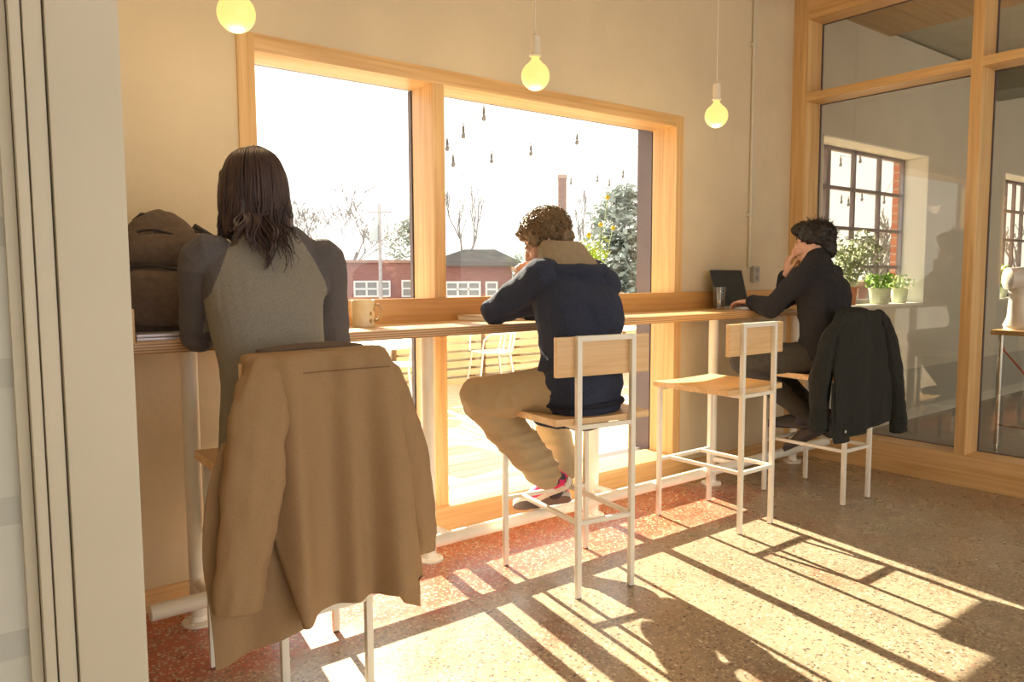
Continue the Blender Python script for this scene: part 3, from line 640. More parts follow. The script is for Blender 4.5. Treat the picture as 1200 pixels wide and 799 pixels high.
# laptop of the man on the right
t = thing('laptop', 'black open laptop standing near the right end of the counter', 'laptop', (4.165, -.135, CT), 0); BLK = mat('laptop_black', (.035, .036, .04), .35); SCRN = mat('screen_dark', (.045, .05, .055), .18); SIL = mat('laptop_silver', (.55, .55, .57), .35, metal=.6)
m = MB().box((-.165, -.235, 0), (.165, 0, .018), .004); m.build('base', SIL, t)
m = MB().box((-.15, -.13, .018), (.15, -.02, .0205)); 
m.build('keyboard', BLK, t)
m = MB().box((-.165, -.006, .0), (.165, .004, .24), .003); lid = m.build('lid', BLK, t); lid.location = (0, 0, .016); lid.rotation_euler.x = math.radians(-15)
s = MB().box((-.152, -.0075, .014), (.152, -.0055, .228)).build('screen', SCRN, lid)
# tumbler
t = thing('drinking_glass', 'clear glass tumbler of water to the left of the black laptop', 'glass', (3.95, -.185, CT)); CG = glass('tumbler_glass', (.93, .94, .93), 2.2)
MB().lathe([(.0, 0), (.030, 0), (.034, .004), (.040, .14), (.0385, .141), (.0375, .138), (.0325, .016), (.0, .014)], (0, 0, 0), 28).build('tumbler', CG, t)
MB().lathe([(0, .0145), (.0322, .0165), (.0345, .06), (0, .06)], (0, 0, 0), 28).build('water', glass('water', (.88, .90, .88), 1.2), t)
p = on_z(822, 360, CT)
t = thing('mouse', 'small black computer mouse on the counter left of the tumbler', 'mouse', (p.x, min(p.y, -.1), CT), .9)
m = MB().ball((0, 0, .004), 1, 3, (.030, .052, .032))
for v in m.bm.verts: v.co.z = max(v.co.z, 0)
m.build('shell', BLK, t); MB().lathe([(.006, -.003), (.008, -.002), (.008, .002), (.006, .003)], (0, .03, .028), 12, Matrix.Rotation(pi / 2, 4, 'Y')).build('wheel', mat('wheel_grey', (.2, .2, .2), .5), t)
m = MB().tube([(0, .05, .012), (.01, .075, .006), (.05, .10, .004), (.09, .085, .004)], .0022, 6); m.build('cable', BLK, t)
# book or tablet by the navy elbow
p = on_z(553, 376.0, CT)
t = thing('book', 'closed pale hardback book on the counter at the navy man left elbow', 'book', (p.x + .085, p.y + .0, CT), math.radians(14))
MB().box((-.085, -.115, 0), (.085, .115, .004), .001).box((-.085, -.115, .022), (.085, .115, .026), .001).box((.079, -.115, 0), (.085, .115, .026), .001).build('cover', mat('book_cover', (.60, .45, .30), .6), t)
MB().box((-.081, -.111, .004), (.079, .111, .022)).build('pages', mat('pages', (.80, .76, .66), .8, bump=.1), t)
# vase of yellow button flowers behind the navy man
random.seed(9); p = on_y(697, 372, -.13)
t = thing('flower_vase', 'leafy green bunch with yellow button flowers on the counter behind the navy man', 'flowers', (p.x, -.13, CT))
MB().lathe([(0, 0), (.035, 0), (.045, .02), (.045, .09), (.028, .14), (.032, .16), (.028, .158), (.024, .14), (.04, .08), (0, .01)], (0, 0, 0), 24).build('vase', CG, t)
LEAF_Y = mat('lime_leaf', (.42, .58, .06), .5, col2=(.58, .70, .12), vscale=20); STEM = mat('stem_green', (.30, .42, .10), .6)
st = MB(); lf = MB()
for k in range(16):
    a = random.uniform(0, 2 * pi); s = random.uniform(.02, .10); h = random.uniform(.24, .42); e = V((s * math.cos(a), .5 * s * math.sin(a), h))
    st.tube([(0, 0, .03), (e.x * .3, e.y * .3, h * .5), e], .0018, 5); leafball(lf, e, .045, 16, .016); leafball(lf, e * .82, .04, 10, .014)
st.build('stems', STEM, t); lf.build('leaves', LEAF_Y, t)
for (px, py) in ((712, 231), (718.5, 267), (704, 263), (690, 275)):
    c = on_y(px, py, -.13 + random.uniform(-.03, .03)) - V((p.x, -.13, CT)); q = MB().ball(c, .0125, 3)
    for v in q.bm.verts: v.co += (v.co - c).normalized() * .0012 * noise.noise(v.co * 400)
    q.build('flower_head', mat('button_yellow', (.72, .58, .04), .7, bump=.4, bscale=300), t); MB().tube([(0, 0, .05), (c.x * .45, c.y * .5, c.z * .5), c], .0015, 5).build('flower_stem', STEM, t)
# ------------------------------------------------------------------ far room
t = thing('work_table', 'wood-topped metal table under the white stand mixer', 'table', (6.17, -.93, 0)); m = MB().box((0, -1.3, .865), (1.5, .0, .90), .003); m.build('table_top', wood('table_wood', (.42, .24, .10), (.56, .36, .17), 'x', .8), t)
for x, y in ((.06, -.05), (.06, -1.22), (1.44, -.05), (1.44, -1.22)):
    o = MB().tube([(x, y, .05), (x, y, .865)], .018, 12).build('leg', STEEL, t); MB().lathe([(.0, 0), (.012, 0), (.014, .03), (.008, .06)], (x, y, 0), 12).build('foot', STEEL, o)
m = MB().tube([(.06, -.05, .2), (.06, -1.22, .2)], .011, 10).tube([(1.44, -.05, .2), (1.44, -1.22, .2)], .011, 10).tube([(.06, -.6, .2), (1.44, -.6, .2)], .011, 10); m.build('stretcher', STEEL, t)
t = thing('stand_mixer', 'white stand mixer on the wood-topped table behind the partition', 'mixer', (6.44, -1.115, .90), math.radians(-38)); t.scale = (1.15, 1.15, 1.15); MX = mat('mixer_white', (.80, .79, .84), .2, coat=.5)
def ell(c, a, b, n=24, pw=1.0, plane='xy'):
    out = []
    for k in range(n):
        t_ = 2 * pi * k / n; cc, ss = math.cos(t_), math.sin(t_); u = math.copysign(abs(cc) ** pw, cc) * a; v_ = math.copysign(abs(ss) ** pw, ss) * b
        out.append(V(c) + (V((u, v_, 0)) if plane == 'xy' else V((0, u, v_))))
    return out
MB().loft([ell((.03, 0, 0), .20, .115, 28, .8), ell((.03, 0, .02), .20, .115, 28, .8), ell((.02, 0, .035), .185, .105, 28, .8)]).loft([ell((-.10, 0, .025), .085, .085), ell((-.105, 0, .08), .06, .055), ell((-.105, 0, .2), .052, .05), ell((-.10, 0, .27), .07, .06)]).build('base', MX, t)
MB().loft([ell((-.20, 0, .325), .03, .04, 24, .9, 'yz'), ell((-.18, 0, .325), .06, .07, 24, .85, 'yz'), ell((-.05, 0, .325), .072, .08, 24, .85, 'yz'), ell((.08, 0, .32), .07, .075, 24, .85, 'yz'), ell((.17, 0, .315), .062, .065, 24, .85, 'yz'), ell((.19, 0, .315), .04, .045, 24, .9, 'yz')]).build('head', MX, t)
MB().lathe([(.0, .035), (.05, .036), (.055, .045), (.09, .07), (.105, .13), (.11, .19), (.113, .192), (.108, .19), (.1, .13), (0, .05)], (.09, 0, 0), 28).build('bowl', STEEL, t)
MB().lathe([(.018, .20), (.02, .26), (.03, .262)], (.09, 0, 0), 14).build('shaft', STEEL, t); MB().lathe([(.02, 0), (.02, .012)], (.19, 0, .315), 14, Matrix.Rotation(pi / 2, 4, 'Y')).build('knob', STEEL, t)
m = MB().tube([(0, 0, 0), (.01, -.03, -.12), (.02, -.14, -.25), (.06, -.24, -.42), (.14, -.25, -.55)], .006, 8); o = m.build('power_cord', mat('cord_red', (.55, .08, .06), .5)); o.location = (6.28, -.955, .862); tag(o, 'red cord hanging off the edge of the wood-topped table', 'cord')
# plants on the window sill
GALV = mat('pot_white', (.74, .78, .66), .5, col2=(.50, .60, .38), vscale=14)
def pot(label, px, py, y, r, h, leafm, nl, rad, sc, s, potm, zoff=.0, seed=1):
    random.seed(seed); p = on_y(px, py, y); t = thing('potted_plant', label, 'plant', (p.x, y, 1.058), group='plants on the far window sill')
    MB().lathe([(0, 0), (r * .8, 0), (r * .84, .004), (r, h - .012), (r * 1.06, h - .01), (r * 1.06, h), (r * .95, h), (r * .92, h * .8), (0, h * .8)], (0, 0, 0), 24).build('pot', potm, t)
    MB().lathe([(0, h * .79), (r * .93, h * .8), (0, h * .86)], (0, 0, 0), 16).build('soil', mat('soil', (.10, .07, .05), .9), t)
    m = MB(); stm = MB()
    for k in range(14):
        a = random.uniform(0, 2 * pi); f = random.random(); e = V((math.cos(a) * rad * f * sc[0], math.sin(a) * rad * f * sc[0], h + zoff + rad * sc[1] * random.uniform(.3, 1.4)))
        stm.tube([(e.x * .2, e.y * .2, h * .8), (e.x * .6, e.y * .6, lerp(h, e.z, .6)), e], .002, 5); leafball(m, e, rad * .42, nl // 14, s)
    stm.build('stems', STEM, t); m.build('leaves', leafm, t); return t
HERB = mat('herb_green', (.16, .40, .05), .5, col2=(.36, .58, .10), vscale=30)
pot('bright green herb in a wide white-green pot, middle of the window sill', 1030.5, 356, .075, .088, .135, HERB, 420, .12, (1.0, .55), .022, GALV, seed=2)
pot('pale herb in a small white pot at the right end of the sill', 1053.5, 353, .085, .070, .13, mat('herb_pale', (.30, .46, .10), .5, col2=(.48, .62, .22), vscale=30), 260, .10, (1, .7), .018, GALV, seed=3)
pot('tall feathery grey-green shrub in a terracotta pot beside the man in black', 993, 357, .12, .075, .15, mat('olive_leaf', (.24, .32, .18), .6, col2=(.42, .50, .32), vscale=30), 900, .26, (.8, 1.0), .026, mat('terracotta', (.45, .17, .09), .7), zoff=.02, seed=5)
pot('leafy plant on the sill of the window beyond the mixer', 1172, 347, .10, .07, .11, mat('leaf_mixed', (.14, .30, .06), .5, col2=(.45, .48, .12), vscale=12), 420, .15, (.9, .9), .03, GALV, zoff=.02, seed=6)
# duct under the far ceiling
t = thing('air_duct', 'dark rectangular air duct under the far room ceiling', 'duct', (8.2, -1.7, 3.05)); MB().box((0, -2.8, 0), (.5, 2.8, .24), .005).build('duct', mat('duct_dark', (.17, .19, .16), .5), t)
m = MB()
for y in (-2.4, -1.2, 0, 1.2, 2.4): m.box((-.012, y - .02, -.012), (.512, y + .02, .252), .003)
m.build('flange', mat('duct_flange', (.25, .26, .23), .5), t)
# ------------------------------------------------------------------ soft shapes: lofted limbs joined into one surface
def catmull(P, n):
    P = [tuple(p) for p in P]; Q = [P[0]] + P + [P[-1]]; out = []
    for i in range(1, len(Q) - 2):
        for s in range(n):
            t = s / n; a, b, c, e = Q[i - 1], Q[i], Q[i + 1], Q[i + 2]
            out.append(tuple(.5 * (2 * b[k] + (c[k] - a[k]) * t + (2 * a[k] - 5 * b[k] + 4 * c[k] - e[k]) * t * t + (3 * b[k] - a[k] - 3 * c[k] + e[k]) * t ** 3) for k in range(len(b))))
    out.append(P[-1]); return out
def limb(mb, pts, side=(1, 0, 0), n=20, sub=5, pw=1.0, cap=True, fold=None, flat=False):
    """pts: (x, y, z, a, b) with a the half width along side and b the half depth"""
    R = catmull(pts, sub); m = len(R); rings = []; C = [V(r[:3]) for r in R]
    def ring(c, t, a, b, f):
        x = V(side) - t * V(side).dot(t)
        x = x.normalized() if x.length > 1e-4 else t.orthogonal().normalized(); y = t.cross(x); out = []
        for k in range(n):
            q = 2 * pi * k / n; cc, ss = math.cos(q), math.sin(q)
            u = math.copysign(abs(cc) ** pw, cc) * a; w_ = math.copysign(abs(ss) ** pw, ss) * b
            p = c + x * u + y * w_
            if fold: p += (x * cc + y * ss) * fold(f, q)
            out.append(p)
        return out
    for i in range(m):
        t = (C[min(i + 1, m - 1)] - C[max(i - 1, 0)]).normalized(); a, b = R[i][3], R[i][4]; f = i / (m - 1)
        if i == 0 and cap:
            rr = min(a, b)
            for e in (.97, .75, .4): rings.append(ring(C[0] - t * rr * math.sin(math.acos(1 - e) if False else e * pi / 2) * .9, t, a * math.cos(e * pi / 2) + .0005, b * math.cos(e * pi / 2) + .0005, 0))
        rings.append(ring(C[i], t, a, b, f))
        if i == m - 1 and cap:
            rr = min(a, b) * (.12 if flat else 1)
            for e in (.4, .75, .97): rings.append(ring(C[i] + t * rr * math.sin(e * pi / 2) * .9, t, a * math.cos(e * pi / 2) + .0005, b * math.cos(e * pi / 2) + .0005, 1))
    mb.loft(rings); return mb
def blob(mb, c, r, M=None, sub=3):
    """ellipsoid with radii r; M turns local to world"""
    b = bmesh.ops.create_icosphere(mb.bm, subdivisions=sub, radius=1.0)
    for v in b['verts']:
        p = V((v.co.x * r[0], v.co.y * r[1], v.co.z * r[2])) + V(c); v.co = M @ p if M else p
    return mb
def organic(name, mb, voxel=.006, it=3, disp=None, fac=.5):
    """join every overlapping solid of mb into one continuous skin"""
    bmesh.ops.recalc_face_normals(mb.bm, faces=mb.bm.faces[:]); me = bpy.data.meshes.new('tmp'); mb.bm.to_mesh(me); mb.bm.free()
    o = bpy.data.objects.new('tmp', me); COL.objects.link(o); r = o.modifiers.new('r', 'REMESH'); r.mode = 'VOXEL'; r.voxel_size = voxel; r.adaptivity = 0
    if it:
        s = o.modifiers.new('s', 'SMOOTH'); s.iterations = it; s.factor = fac
    ev = o.evaluated_get(bpy.context.evaluated_depsgraph_get()); out = bpy.data.meshes.new_from_object(ev); out.name = name
    bpy.data.objects.remove(o); bpy.data.meshes.remove(me); out.materials.clear()
    if disp:
        nv = len(out.vertices); nrm = [v.normal.copy() for v in out.vertices]
        for i, v in enumerate(out.vertices): v.co = v.co + nrm[i] * disp(v.co, nrm[i])
    out.polygons.foreach_set('use_smooth', [True] * len(out.polygons)); out.update(); return out
def ridge(p, s, amp, seed=0.0):
    q = V((p.x * s[0] + seed, p.y * s[1] + seed * 1.7, p.z * s[2])); a = noise.noise(q); return amp * (1 - 2.2 * abs(a)) + amp * .4 * noise.noise(q * 2.3)
def split_mesh(me, test, name):
    """faces passing test go to a new mesh, the rest stay"""
    b = bmesh.new(); b.from_mesh(me); c = b.copy(); k1 = [f for f in b.faces if test(f.calc_center_median())]; ids = {f.index for f in k1}
    c.faces.ensure_lookup_table(); bmesh.ops.delete(c, geom=[f for f in c.faces if f.index not in ids], context='FACES'); bmesh.ops.delete(b, geom=k1, context='FACES')
    b.to_mesh(me); n2 = bpy.data.meshes.new(name); c.to_mesh(n2); b.free(); c.free()
    for m_ in (me, n2): m_.polygons.foreach_set('use_smooth', [True] * len(m_.polygons)); m_.update()
    return n2
def frame(fwd, up=(0, 0, 1), o=(0, 0, 0)):
    """matrix: local x right, y forward, z up"""
    y = V(fwd).normalized(); x = y.cross(V(up)).normalized(); z = x.cross(y); o = V(o)
    return Matrix(((x.x, y.x, z.x, o.x), (x.y, y.y, z.y, o.y), (x.z, y.z, z.z, o.z), (0, 0, 0, 1)))
def head_solid(mb, M, k=1.0):
    e = lambda c, r: blob(mb, V(c) * k, V(r) * k, M)
    e((0, -.012, .030), (.074, .096, .086)); e((0, .030, -.035), (.060, .064, .088)); e((0, .048, -.088), (.043, .044, .030)); e((0, .078, -.103), (.020, .018, .018))
    for s in (-1, 1):
        e((s * .036, .066, -.038), (.028, .024, .026)); e((s * .026, .088, .010), (.022, .012, .010)); e((s * .045, .028, -.075), (.022, .04, .03))
        e((s * .0735, -.006, -.018), (.007, .017, .031)); e((s * .079, -.013, -.010), (.006, .012, .022)); e((s * .031, .083, -.008), (.013, .010, .010))
    w = lambda q: tuple(M @ (V(q) * k))
    limb(mb, [(*w((0, .092, .006)), .007 * k, .007 * k), (*w((0, .106, -.018)), .009 * k, .009 * k), (*w((0, .113, -.035)), .013 * k, .011 * k)], tuple(M.to_3x3() @ V((1, 0, 0))), 12, 3)
    e((-.011, .101, -.040), (.009, .010, .007)); e((.011, .101, -.040), (.009, .010, .007)); e((0, .092, -.064), (.023, .010, .006)); e((0, .091, -.075), (.020, .010, .007))
def eyes(M, parent, k=1.0):
    for s in (-1, 1):
        m = MB(); blob(m, V((s * .031, .0855, -.008)) * k, V((.0105, .009, .0075)) * k, M, 2); o = m.build('eye', mat('eye_white', (.75, .72, .68), .25), parent)
        m = MB(); blob(m, V((s * .031, .0925, -.009)) * k, V((.0048, .0026, .0048)) * k, M, 2); m.build('iris', mat('iris_brown', (.07, .04, .02), .2), o)
def hand_solid(mb, wrist, fdir, back, thumb, curl=(.35, .5, .35), spread=.06, k=1.0):
    """wrist point, finger direction, normal of the back of the hand, thumb = +1 or -1 along local x"""
    y = V(fdir).normalized(); z = (V(back) - y * V(back).dot(y)).normalized(); x = y.cross(z); W = V(wrist)
    P = lambda a, b, c: W + (x * a * thumb + y * b + z * c) * k
    sd = tuple(x)
    limb(mb, [(*P(0, -.03, 0), .027 * k, .019 * k), (*P(0, .01, 0), .029 * k, .017 * k), (*P(.002, .05, .002), .039 * k, .015 * k), (*P(.002, .085, .003), .041 * k, .0125 * k)], sd, 16, 4, .85)
    for i, (bx, ln) in enumerate(((-.031, .060), (-.0105, .074), (.0105, .080), (.0315, .072))):
        a = spread * (i - 1.5); p = P(bx, .088, .002); ang = 0.0; pts = [(*P(bx, .070, .002), .0098 * k, .0098 * k), (*p, .0096 * k, .0096 * k)]
        for j, f in enumerate((.46, .30, .24)):
            ang += curl[j]; dr = (y * math.cos(ang) - z * math.sin(ang)) + x * thumb * a * math.cos(ang); p = p + dr.normalized() * ln * f * k; r = (.0088, .008, .0068)[j] * k; pts.append((*p, r, r))
        limb(mb, pts, sd, 10, 3)
    limb(mb, [(*P(.022, .018, -.004), .015 * k, .014 * k), (*P(.044, .046, -.012), .0125 * k, .012 * k), (*P(.054, .072, -.020), .0098 * k, .0098 * k), (*P(.052, .096, -.028), .0078 * k, .0078 * k)], sd, 12, 4)
def nrm(v): return V(v).normalized()
def seg(c, a, b):
    ab = b - a; t = max(0, min(1, (c - a).dot(ab) / ab.dot(ab))); return (c - a - ab * t).length
class Person:
    def __init__(s, J, L, F, k=(1, 1)): s.J = {a: V(b) for a, b in J.items()}; s.L = nrm(L); s.F = nrm(F); s.kw = k
    def torso(s, mb, k=1.0, lo=0.0, hem=None):
        J = s.J; w, dp = s.kw; P = J['pelvis']; S = J['spine']; Ch = J['chest']; N = J['neck']; R = tuple(s.L)
        mid = (J['shL'] + J['shR']) / 2; half = (J['shL'] - J['shR']).length / 2
        rows = [(*(P - V((0, 0, .06))), .168 * w * k, .120 * dp * k), (*P, .172 * w * k, .125 * dp * k), (*S, .160 * w * k, .112 * dp * k), (*Ch, .178 * w * k, .122 * dp * k),
                (*(mid.lerp(Ch, .35)), (half + .015) * k, .108 * dp * k), (*(mid + V((0, 0, .035)) + s.F * .0), half * .80 * k, .078 * dp * k), (*N, .068 * k, .066 * k)]
        if hem is not None: rows[0] = hem
        limb(mb, rows, R, 28, 6, .82); return mb
    def arm(s, mb, q, k=1.0, cuff=1.0, ru=.058, rf=.050, rw=.036):
        J = s.J; a, b, c = J['sh' + q], J['el' + q], J['wr' + q]; c2 = b.lerp(c, cuff); ax = tuple(s.F)
        limb(mb, [(*(a.lerp((J['shL'] + J['shR']) / 2, .25) - V((0, 0, .015))), .066 * k, .072 * k), (*a, ru * 1.12 * k, ru * 1.12 * k), (*a.lerp(b, .5), ru * k, ru * k), (*a.lerp(b, .9), ru * .92 * k, ru * .92 * k)], ax, 18, 5)
        blob(mb, b, V((1, 1, 1)) * ru * .92 * k)
        limb(mb, [(*b, ru * .92 * k, ru * .92 * k), (*b.lerp(c2, .35), rf * 1.03 * k, rf * 1.03 * k), (*b.lerp(c2, .75), rf * .85 * k, rf * .85 * k), (*c2, rw * k, rw * k)], ax, 18, 5); return mb
    def leg(s, mb, q, k=1.0, end=1.0, rt=.088, rk=.064, ra=.046):
        J = s.J; h, n_, a = J['hip' + q], J['kn' + q], J['an' + q]; a2 = n_.lerp(a, end); ax = tuple(s.L)
        limb(mb, [(*h, rt * 1.08 * k, rt * 1.08 * k), (*h.lerp(n_, .5), rt * .95 * k, rt * .95 * k), (*n_, rk * k, rk * k)], ax, 20, 5); blob(mb, n_, V((1, 1, 1)) * rk * 1.02 * k)
        limb(mb, [(*n_, rk * k, rk * k), (*n_.lerp(a2, .35), rk * .98 * k, rk * .98 * k), (*a2, ra * k, ra * k)], ax, 20, 5); return mb
def shoe(name, parent, heel, toe, up, upper, solem, lace=None, ln=.285, under=None):
    """heel and toe points of the sole; the shoe is built along y and turned into place"""
    y = (V(toe) - V(heel)).normalized(); z = (V(up) - y * V(up).dot(y)).normalized(); x = y.cross(z); H = V(heel)
    M = Matrix(((x.x, y.x, z.x, H.x), (x.y, y.y, z.y, H.y), (x.z, y.z, z.z, H.z), (0, 0, 0, 1))); T = lambda p: M @ V(p)
    prof = [(0.0, .018), (.02, .033), (.07, .035), (.13, .034), (.19, .044), (.24, .042), (.272, .028), (.285, .010)]
    def outline(z_, g=1.0): return [T((-w_ * g, yy, z_)) for yy, w_ in prof] + [T((w_ * g, yy, z_)) for yy, w_ in reversed(prof)]
    m = MB().loft([outline(0, .97), outline(.006, 1.03), outline(.024, 1.03), outline(.028, .97)]); so_ = None
    up_ = MB()
    rows = [(.012, .030, .075), (.05, .034, .085), (.10, .034, .080), (.14, .036, .068), (.19, .042, .052), (.235, .040, .042), (.27, .024, .032)]
    rings = []
    for yy, w_, h in rows:
        rings.append([T((math.copysign(abs(math.cos(q)) ** .8, math.cos(q)) * w_, yy, .02 + max(0, math.sin(q)) ** .8 * (h - .012))) for q in [2 * pi * k / 20 for k in range(20)]])
    up_.loft(rings); u = up_.build(name, upper, parent, smooth=50); m.build('sole', solem, u, smooth=40)
    if under:
        MB().loft([outline(-.003, .9), outline(.001, .93)]).build('outsole', under, u, smooth=40)
    if lace:
        q = MB()
        for k in range(4):
            yy = .115 + .024 * k; hh = lerp(.082, .055, k / 3); q.tube([T((-.022, yy, hh - .008)), T((0, yy + .008, hh + .004)), T((.022, yy, hh - .008))], .0032, 6)
        q.tube([T((0, .118, .086)), T((-.035, .125, .088)), T((-.03, .10, .08))], .0028, 6).tube([T((0, .118, .086)), T((.035, .125, .088)), T((.03, .10, .08))], .0028, 6); q.build('laces', lace, u)
    return u
def move_in(o, base):
    """children built in room coordinates are carried by the person's empty"""
    B = Matrix.Translation(-V(base))
    for c in o.children:
        c.matrix_parent_inverse = B
    return o
SKIN = mat('skin', (.62, .36, .26), .5, var=.06, vscale=25, sss=.12); 
def on_d(px, py, dep):
    return CAM_P + ray(px, py) * dep
def pjt(p):
    q = V(p) - CAM_P; z = q.dot(d_); return (round(600 + 885.336 * q.dot(r2) / z, 1), round(399.5 - 885.336 * q.dot(u2) / z, 1))

# ================================================================== person at the left: long hair, raglan shirt
def person_left():
    B = (0.88, -0.77, 0.0)
    t = thing('person', 'long-haired person in grey shirt with dark sleeves, sitting with their back to us', 'person', B)
    J = dict(pelvis=(.885, -.775, .835), spine=(.878, -.765, 1.02), chest=(.868, -.735, 1.22), neck=(.862, -.675, 1.425), shL=(.690, -.70, 1.365), shR=(1.078, -.72, 1.358), elL=(.705, -.555, 1.115), elR=(1.135, -.655, 1.085), wrL=(.80, -.40, 1.135), wrR=(.98, -.37, 1.135),
             hipL=(.83, -.75, .83), hipR=(.98, -.75, .83), knL=(.90, -.36, .80), knR=(1.02, -.36, .80), anL=(.885, -.46, .40), anR=(1.0, -.46, .40))
    p = Person(J, (-1, 0, 0), (0, 1, 0), (1.03, 1.0))
    HM = frame((.03, 1, -.12), (0, 0, 1), (.876, -.625, 1.590))
    b = MB(); p.torso(b, .84); head_solid(b, HM)
    limb(b, [(.862, -.69, 1.38, .062, .062), (.860, -.665, 1.45, .055, .058), (.858, -.645, 1.53, .055, .060)], (1, 0, 0), 18, 4)
    for q in 'LR': p.arm(b, q, .82); p.leg(b, q, .84)
    hand_solid(b, J['wrL'], (.45, .9, .02), (0, 0, 1), -1 if False else 1, (.3, .35, .3)); hand_solid(b, J['wrR'], (-.35, .93, .02), (0, 0, 1), -1, (.3, .35, .3))
    for q in 'LR':
        a = V(J['an' + q]); limb(b, [(*a, .036, .036), (*(a + V((0, .03, -.05))), .038, .035), (*(a + V((0, .14, -.065))), .035, .022)], (1, 0, 0), 12, 4)
    link('body', organic('body', b, .0055, 3), SKIN, t); eyes(HM, t)
    # shirt and its raglan sleeves
    s = MB(); p.torso(s, 1.0, hem=(.872, -.80, .60, .192, .135)); 
    for q in 'LR': p.arm(s, q, 1.0, .96, ru=.062, rf=.052, rw=.042)
    limb(s, [(.862, -.70, 1.36, .10, .085), (.861, -.675, 1.425, .072, .070)], (1, 0, 0), 20, 4)
    def fold(c, n_):
        lower = max(0, min(1, (1.20 - c.z) / .35)); side = abs(c.x - .875)
        f = ridge(c, (13, 13, 3.2), .0045, 3.1) * (.25 + lower) + ridge(c, (5, 5, 14), .003, 9.2) * (1 if side > .17 else .35)
        return f
    me = organic('shirt', s, .0042, 6, fold)
    def is_sleeve(c):
        sd = abs(c.x - .869); z = c.z
        for q in 'LR':
            if seg(c, p.J['el' + q], p.J['wr' + q]) < .078: return True
            if seg(c, p.J['sh' + q], p.J['el' + q]) < .078 and sd > .168 and z < 1.3: return True
        if sd > .21 and z < 1.30: return True
        if z < 1.17: return sd > .205
        tt = (z - 1.17) / (1.43 - 1.17); return sd > .198 - .095 * max(0, tt) ** 1.7
    sl = split_mesh(me, is_sleeve, 'sleeve'); s2 = split_mesh(sl, lambda c: c.x < .869, 'sleeve')
    KN = mat('heather_grey', (.205, .19, .16), .9, col2=(.275, .255, .215), vscale=220, bump=.25, bscale=500); KD = mat('sleeve_charcoal', (.092, .083, .088), .9, col2=(.122, .112, .118), vscale=220, bump=.25, bscale=500)
    link('shirt', me, KN, t); link('sleeve', sl, KD, t); link('sleeve', s2, KD, t)
    r = MB().tube([(.861 + .070 * math.cos(q), -.672 + .066 * math.sin(q), 1.428 - .012 * math.sin(q)) for q in [2 * pi * k / 28 for k in range(28)]], .007, 8, closed=True); r.build('collar', KD, t)
    tr = MB(); limb(tr, [(.885, -.79, .765, .165, .125), (.885, -.77, .84, .165, .12), (.88, -.77, .92, .155, .11)], (1, 0, 0), 24, 4)
    for q in 'LR': p.leg(tr, q, 1.0)
    link('trousers', organic('trousers', tr, .008, 4, lambda c, n_: ridge(c, (9, 9, 9), .004, 5)), mat('denim', (.05, .06, .09), .85, var=.2, vscale=40), t)
    BLKS = mat('shoe_black', (.03, .03, .03), .5)
    for q in 'LR':
        a = V(J['an' + q]); shoe('shoe', t, a + V((0, -.06, -.07)), a + V((0, .2, -.075)), (0, .1, 1), BLKS, mat('sole_white', (.7, .68, .62), .6))
    # hair: a cap over the skull, a curtain down the neck, and loose wavy locks
    HAIR = mat('hair_brown', (.036, .020, .022), .45, col2=(.066, .038, .036), vscale=60, stretch=(1, 1, .12), spec=.4)
    h = MB(); blob(h, (0, -.016, .036), (.090, .112, .095), HM)
    limb(h, [(.874, -.660, 1.63, .086, .082), (.874, -.688, 1.56, .098, .068), (.874, -.712, 1.48, .098, .048), (.868, -.735, 1.43, .092, .024)], (1, 0, 0), 24, 6)
    for s_ in (-1, 1): limb(h, [(.875 + s_ * .066, -.63, 1.64, .03, .07), (.875 + s_ * .084, -.635, 1.56, .024, .060), (.875 + s_ * .092, -.66, 1.48, .020, .045), (.872 + s_ * .094, -.685, 1.445, .012, .025)], (1, 0, 0), 16, 5)
    ho = link('hair', organic('hair', h, .006, 2, lambda c, n_: ridge(c, (45, 45, 5), .005, 2) if c.z < 1.68 else ridge(c, (30, 30, 12), .003, 2)), HAIR, t)
    random.seed(17); m = MB()
    for k in range(340):
        a = random.uniform(pi * .82, pi * 2.18); ca, sa = math.cos(a), math.sin(a); el = random.uniform(.15, 1.2)
        o = HM @ V((.006 * ca, random.uniform(-.07, .05), .127)); p1 = HM @ V((.062 * ca, -.012 + .080 * sa, .112)); p2 = HM @ V((.098 * ca, -.02 + .112 * sa, .045)); p3 = HM @ V((.108 * ca, -.018 + .118 * sa, -.04))
        back = max(0, -sa); drop = random.uniform(.06, .155) + (.11 * random.random() ** 1.6 if abs(ca) < .55 and sa < 0 else 0)
        e = p3 + V((random.uniform(-.012, .012), -.01 * back, -drop)); ph = random.uniform(0, 6); am = random.uniform(.003, .012)
        pts = [V(q[:3]) for q in catmull([(*o,), (*p1,), (*p2,), (*p3,), (*p3.lerp(e, .5),), (*e,)], 5)]
        mN = len(pts)
        for i, q in enumerate(pts):
            f = max(0, (i / mN - .45) / .55); q.x += am * f * math.sin(ph + i * .75); q.y += am * .5 * f * math.cos(ph + i * .7)
            if q.z < 1.46:
                lim = -.775 - .10 * max(0, min(1, (1.46 - q.z) / .1)); q.y = min(q.y, lim + .02 * random.random()) if abs(q.x - .86) < .1 and back > .3 else q.y
        r0 = random.uniform(.0022, .0042); m.tube(pts, [r0 * (1 - .85 * (i / mN) ** 2.2) for i in range(mN)], 5)
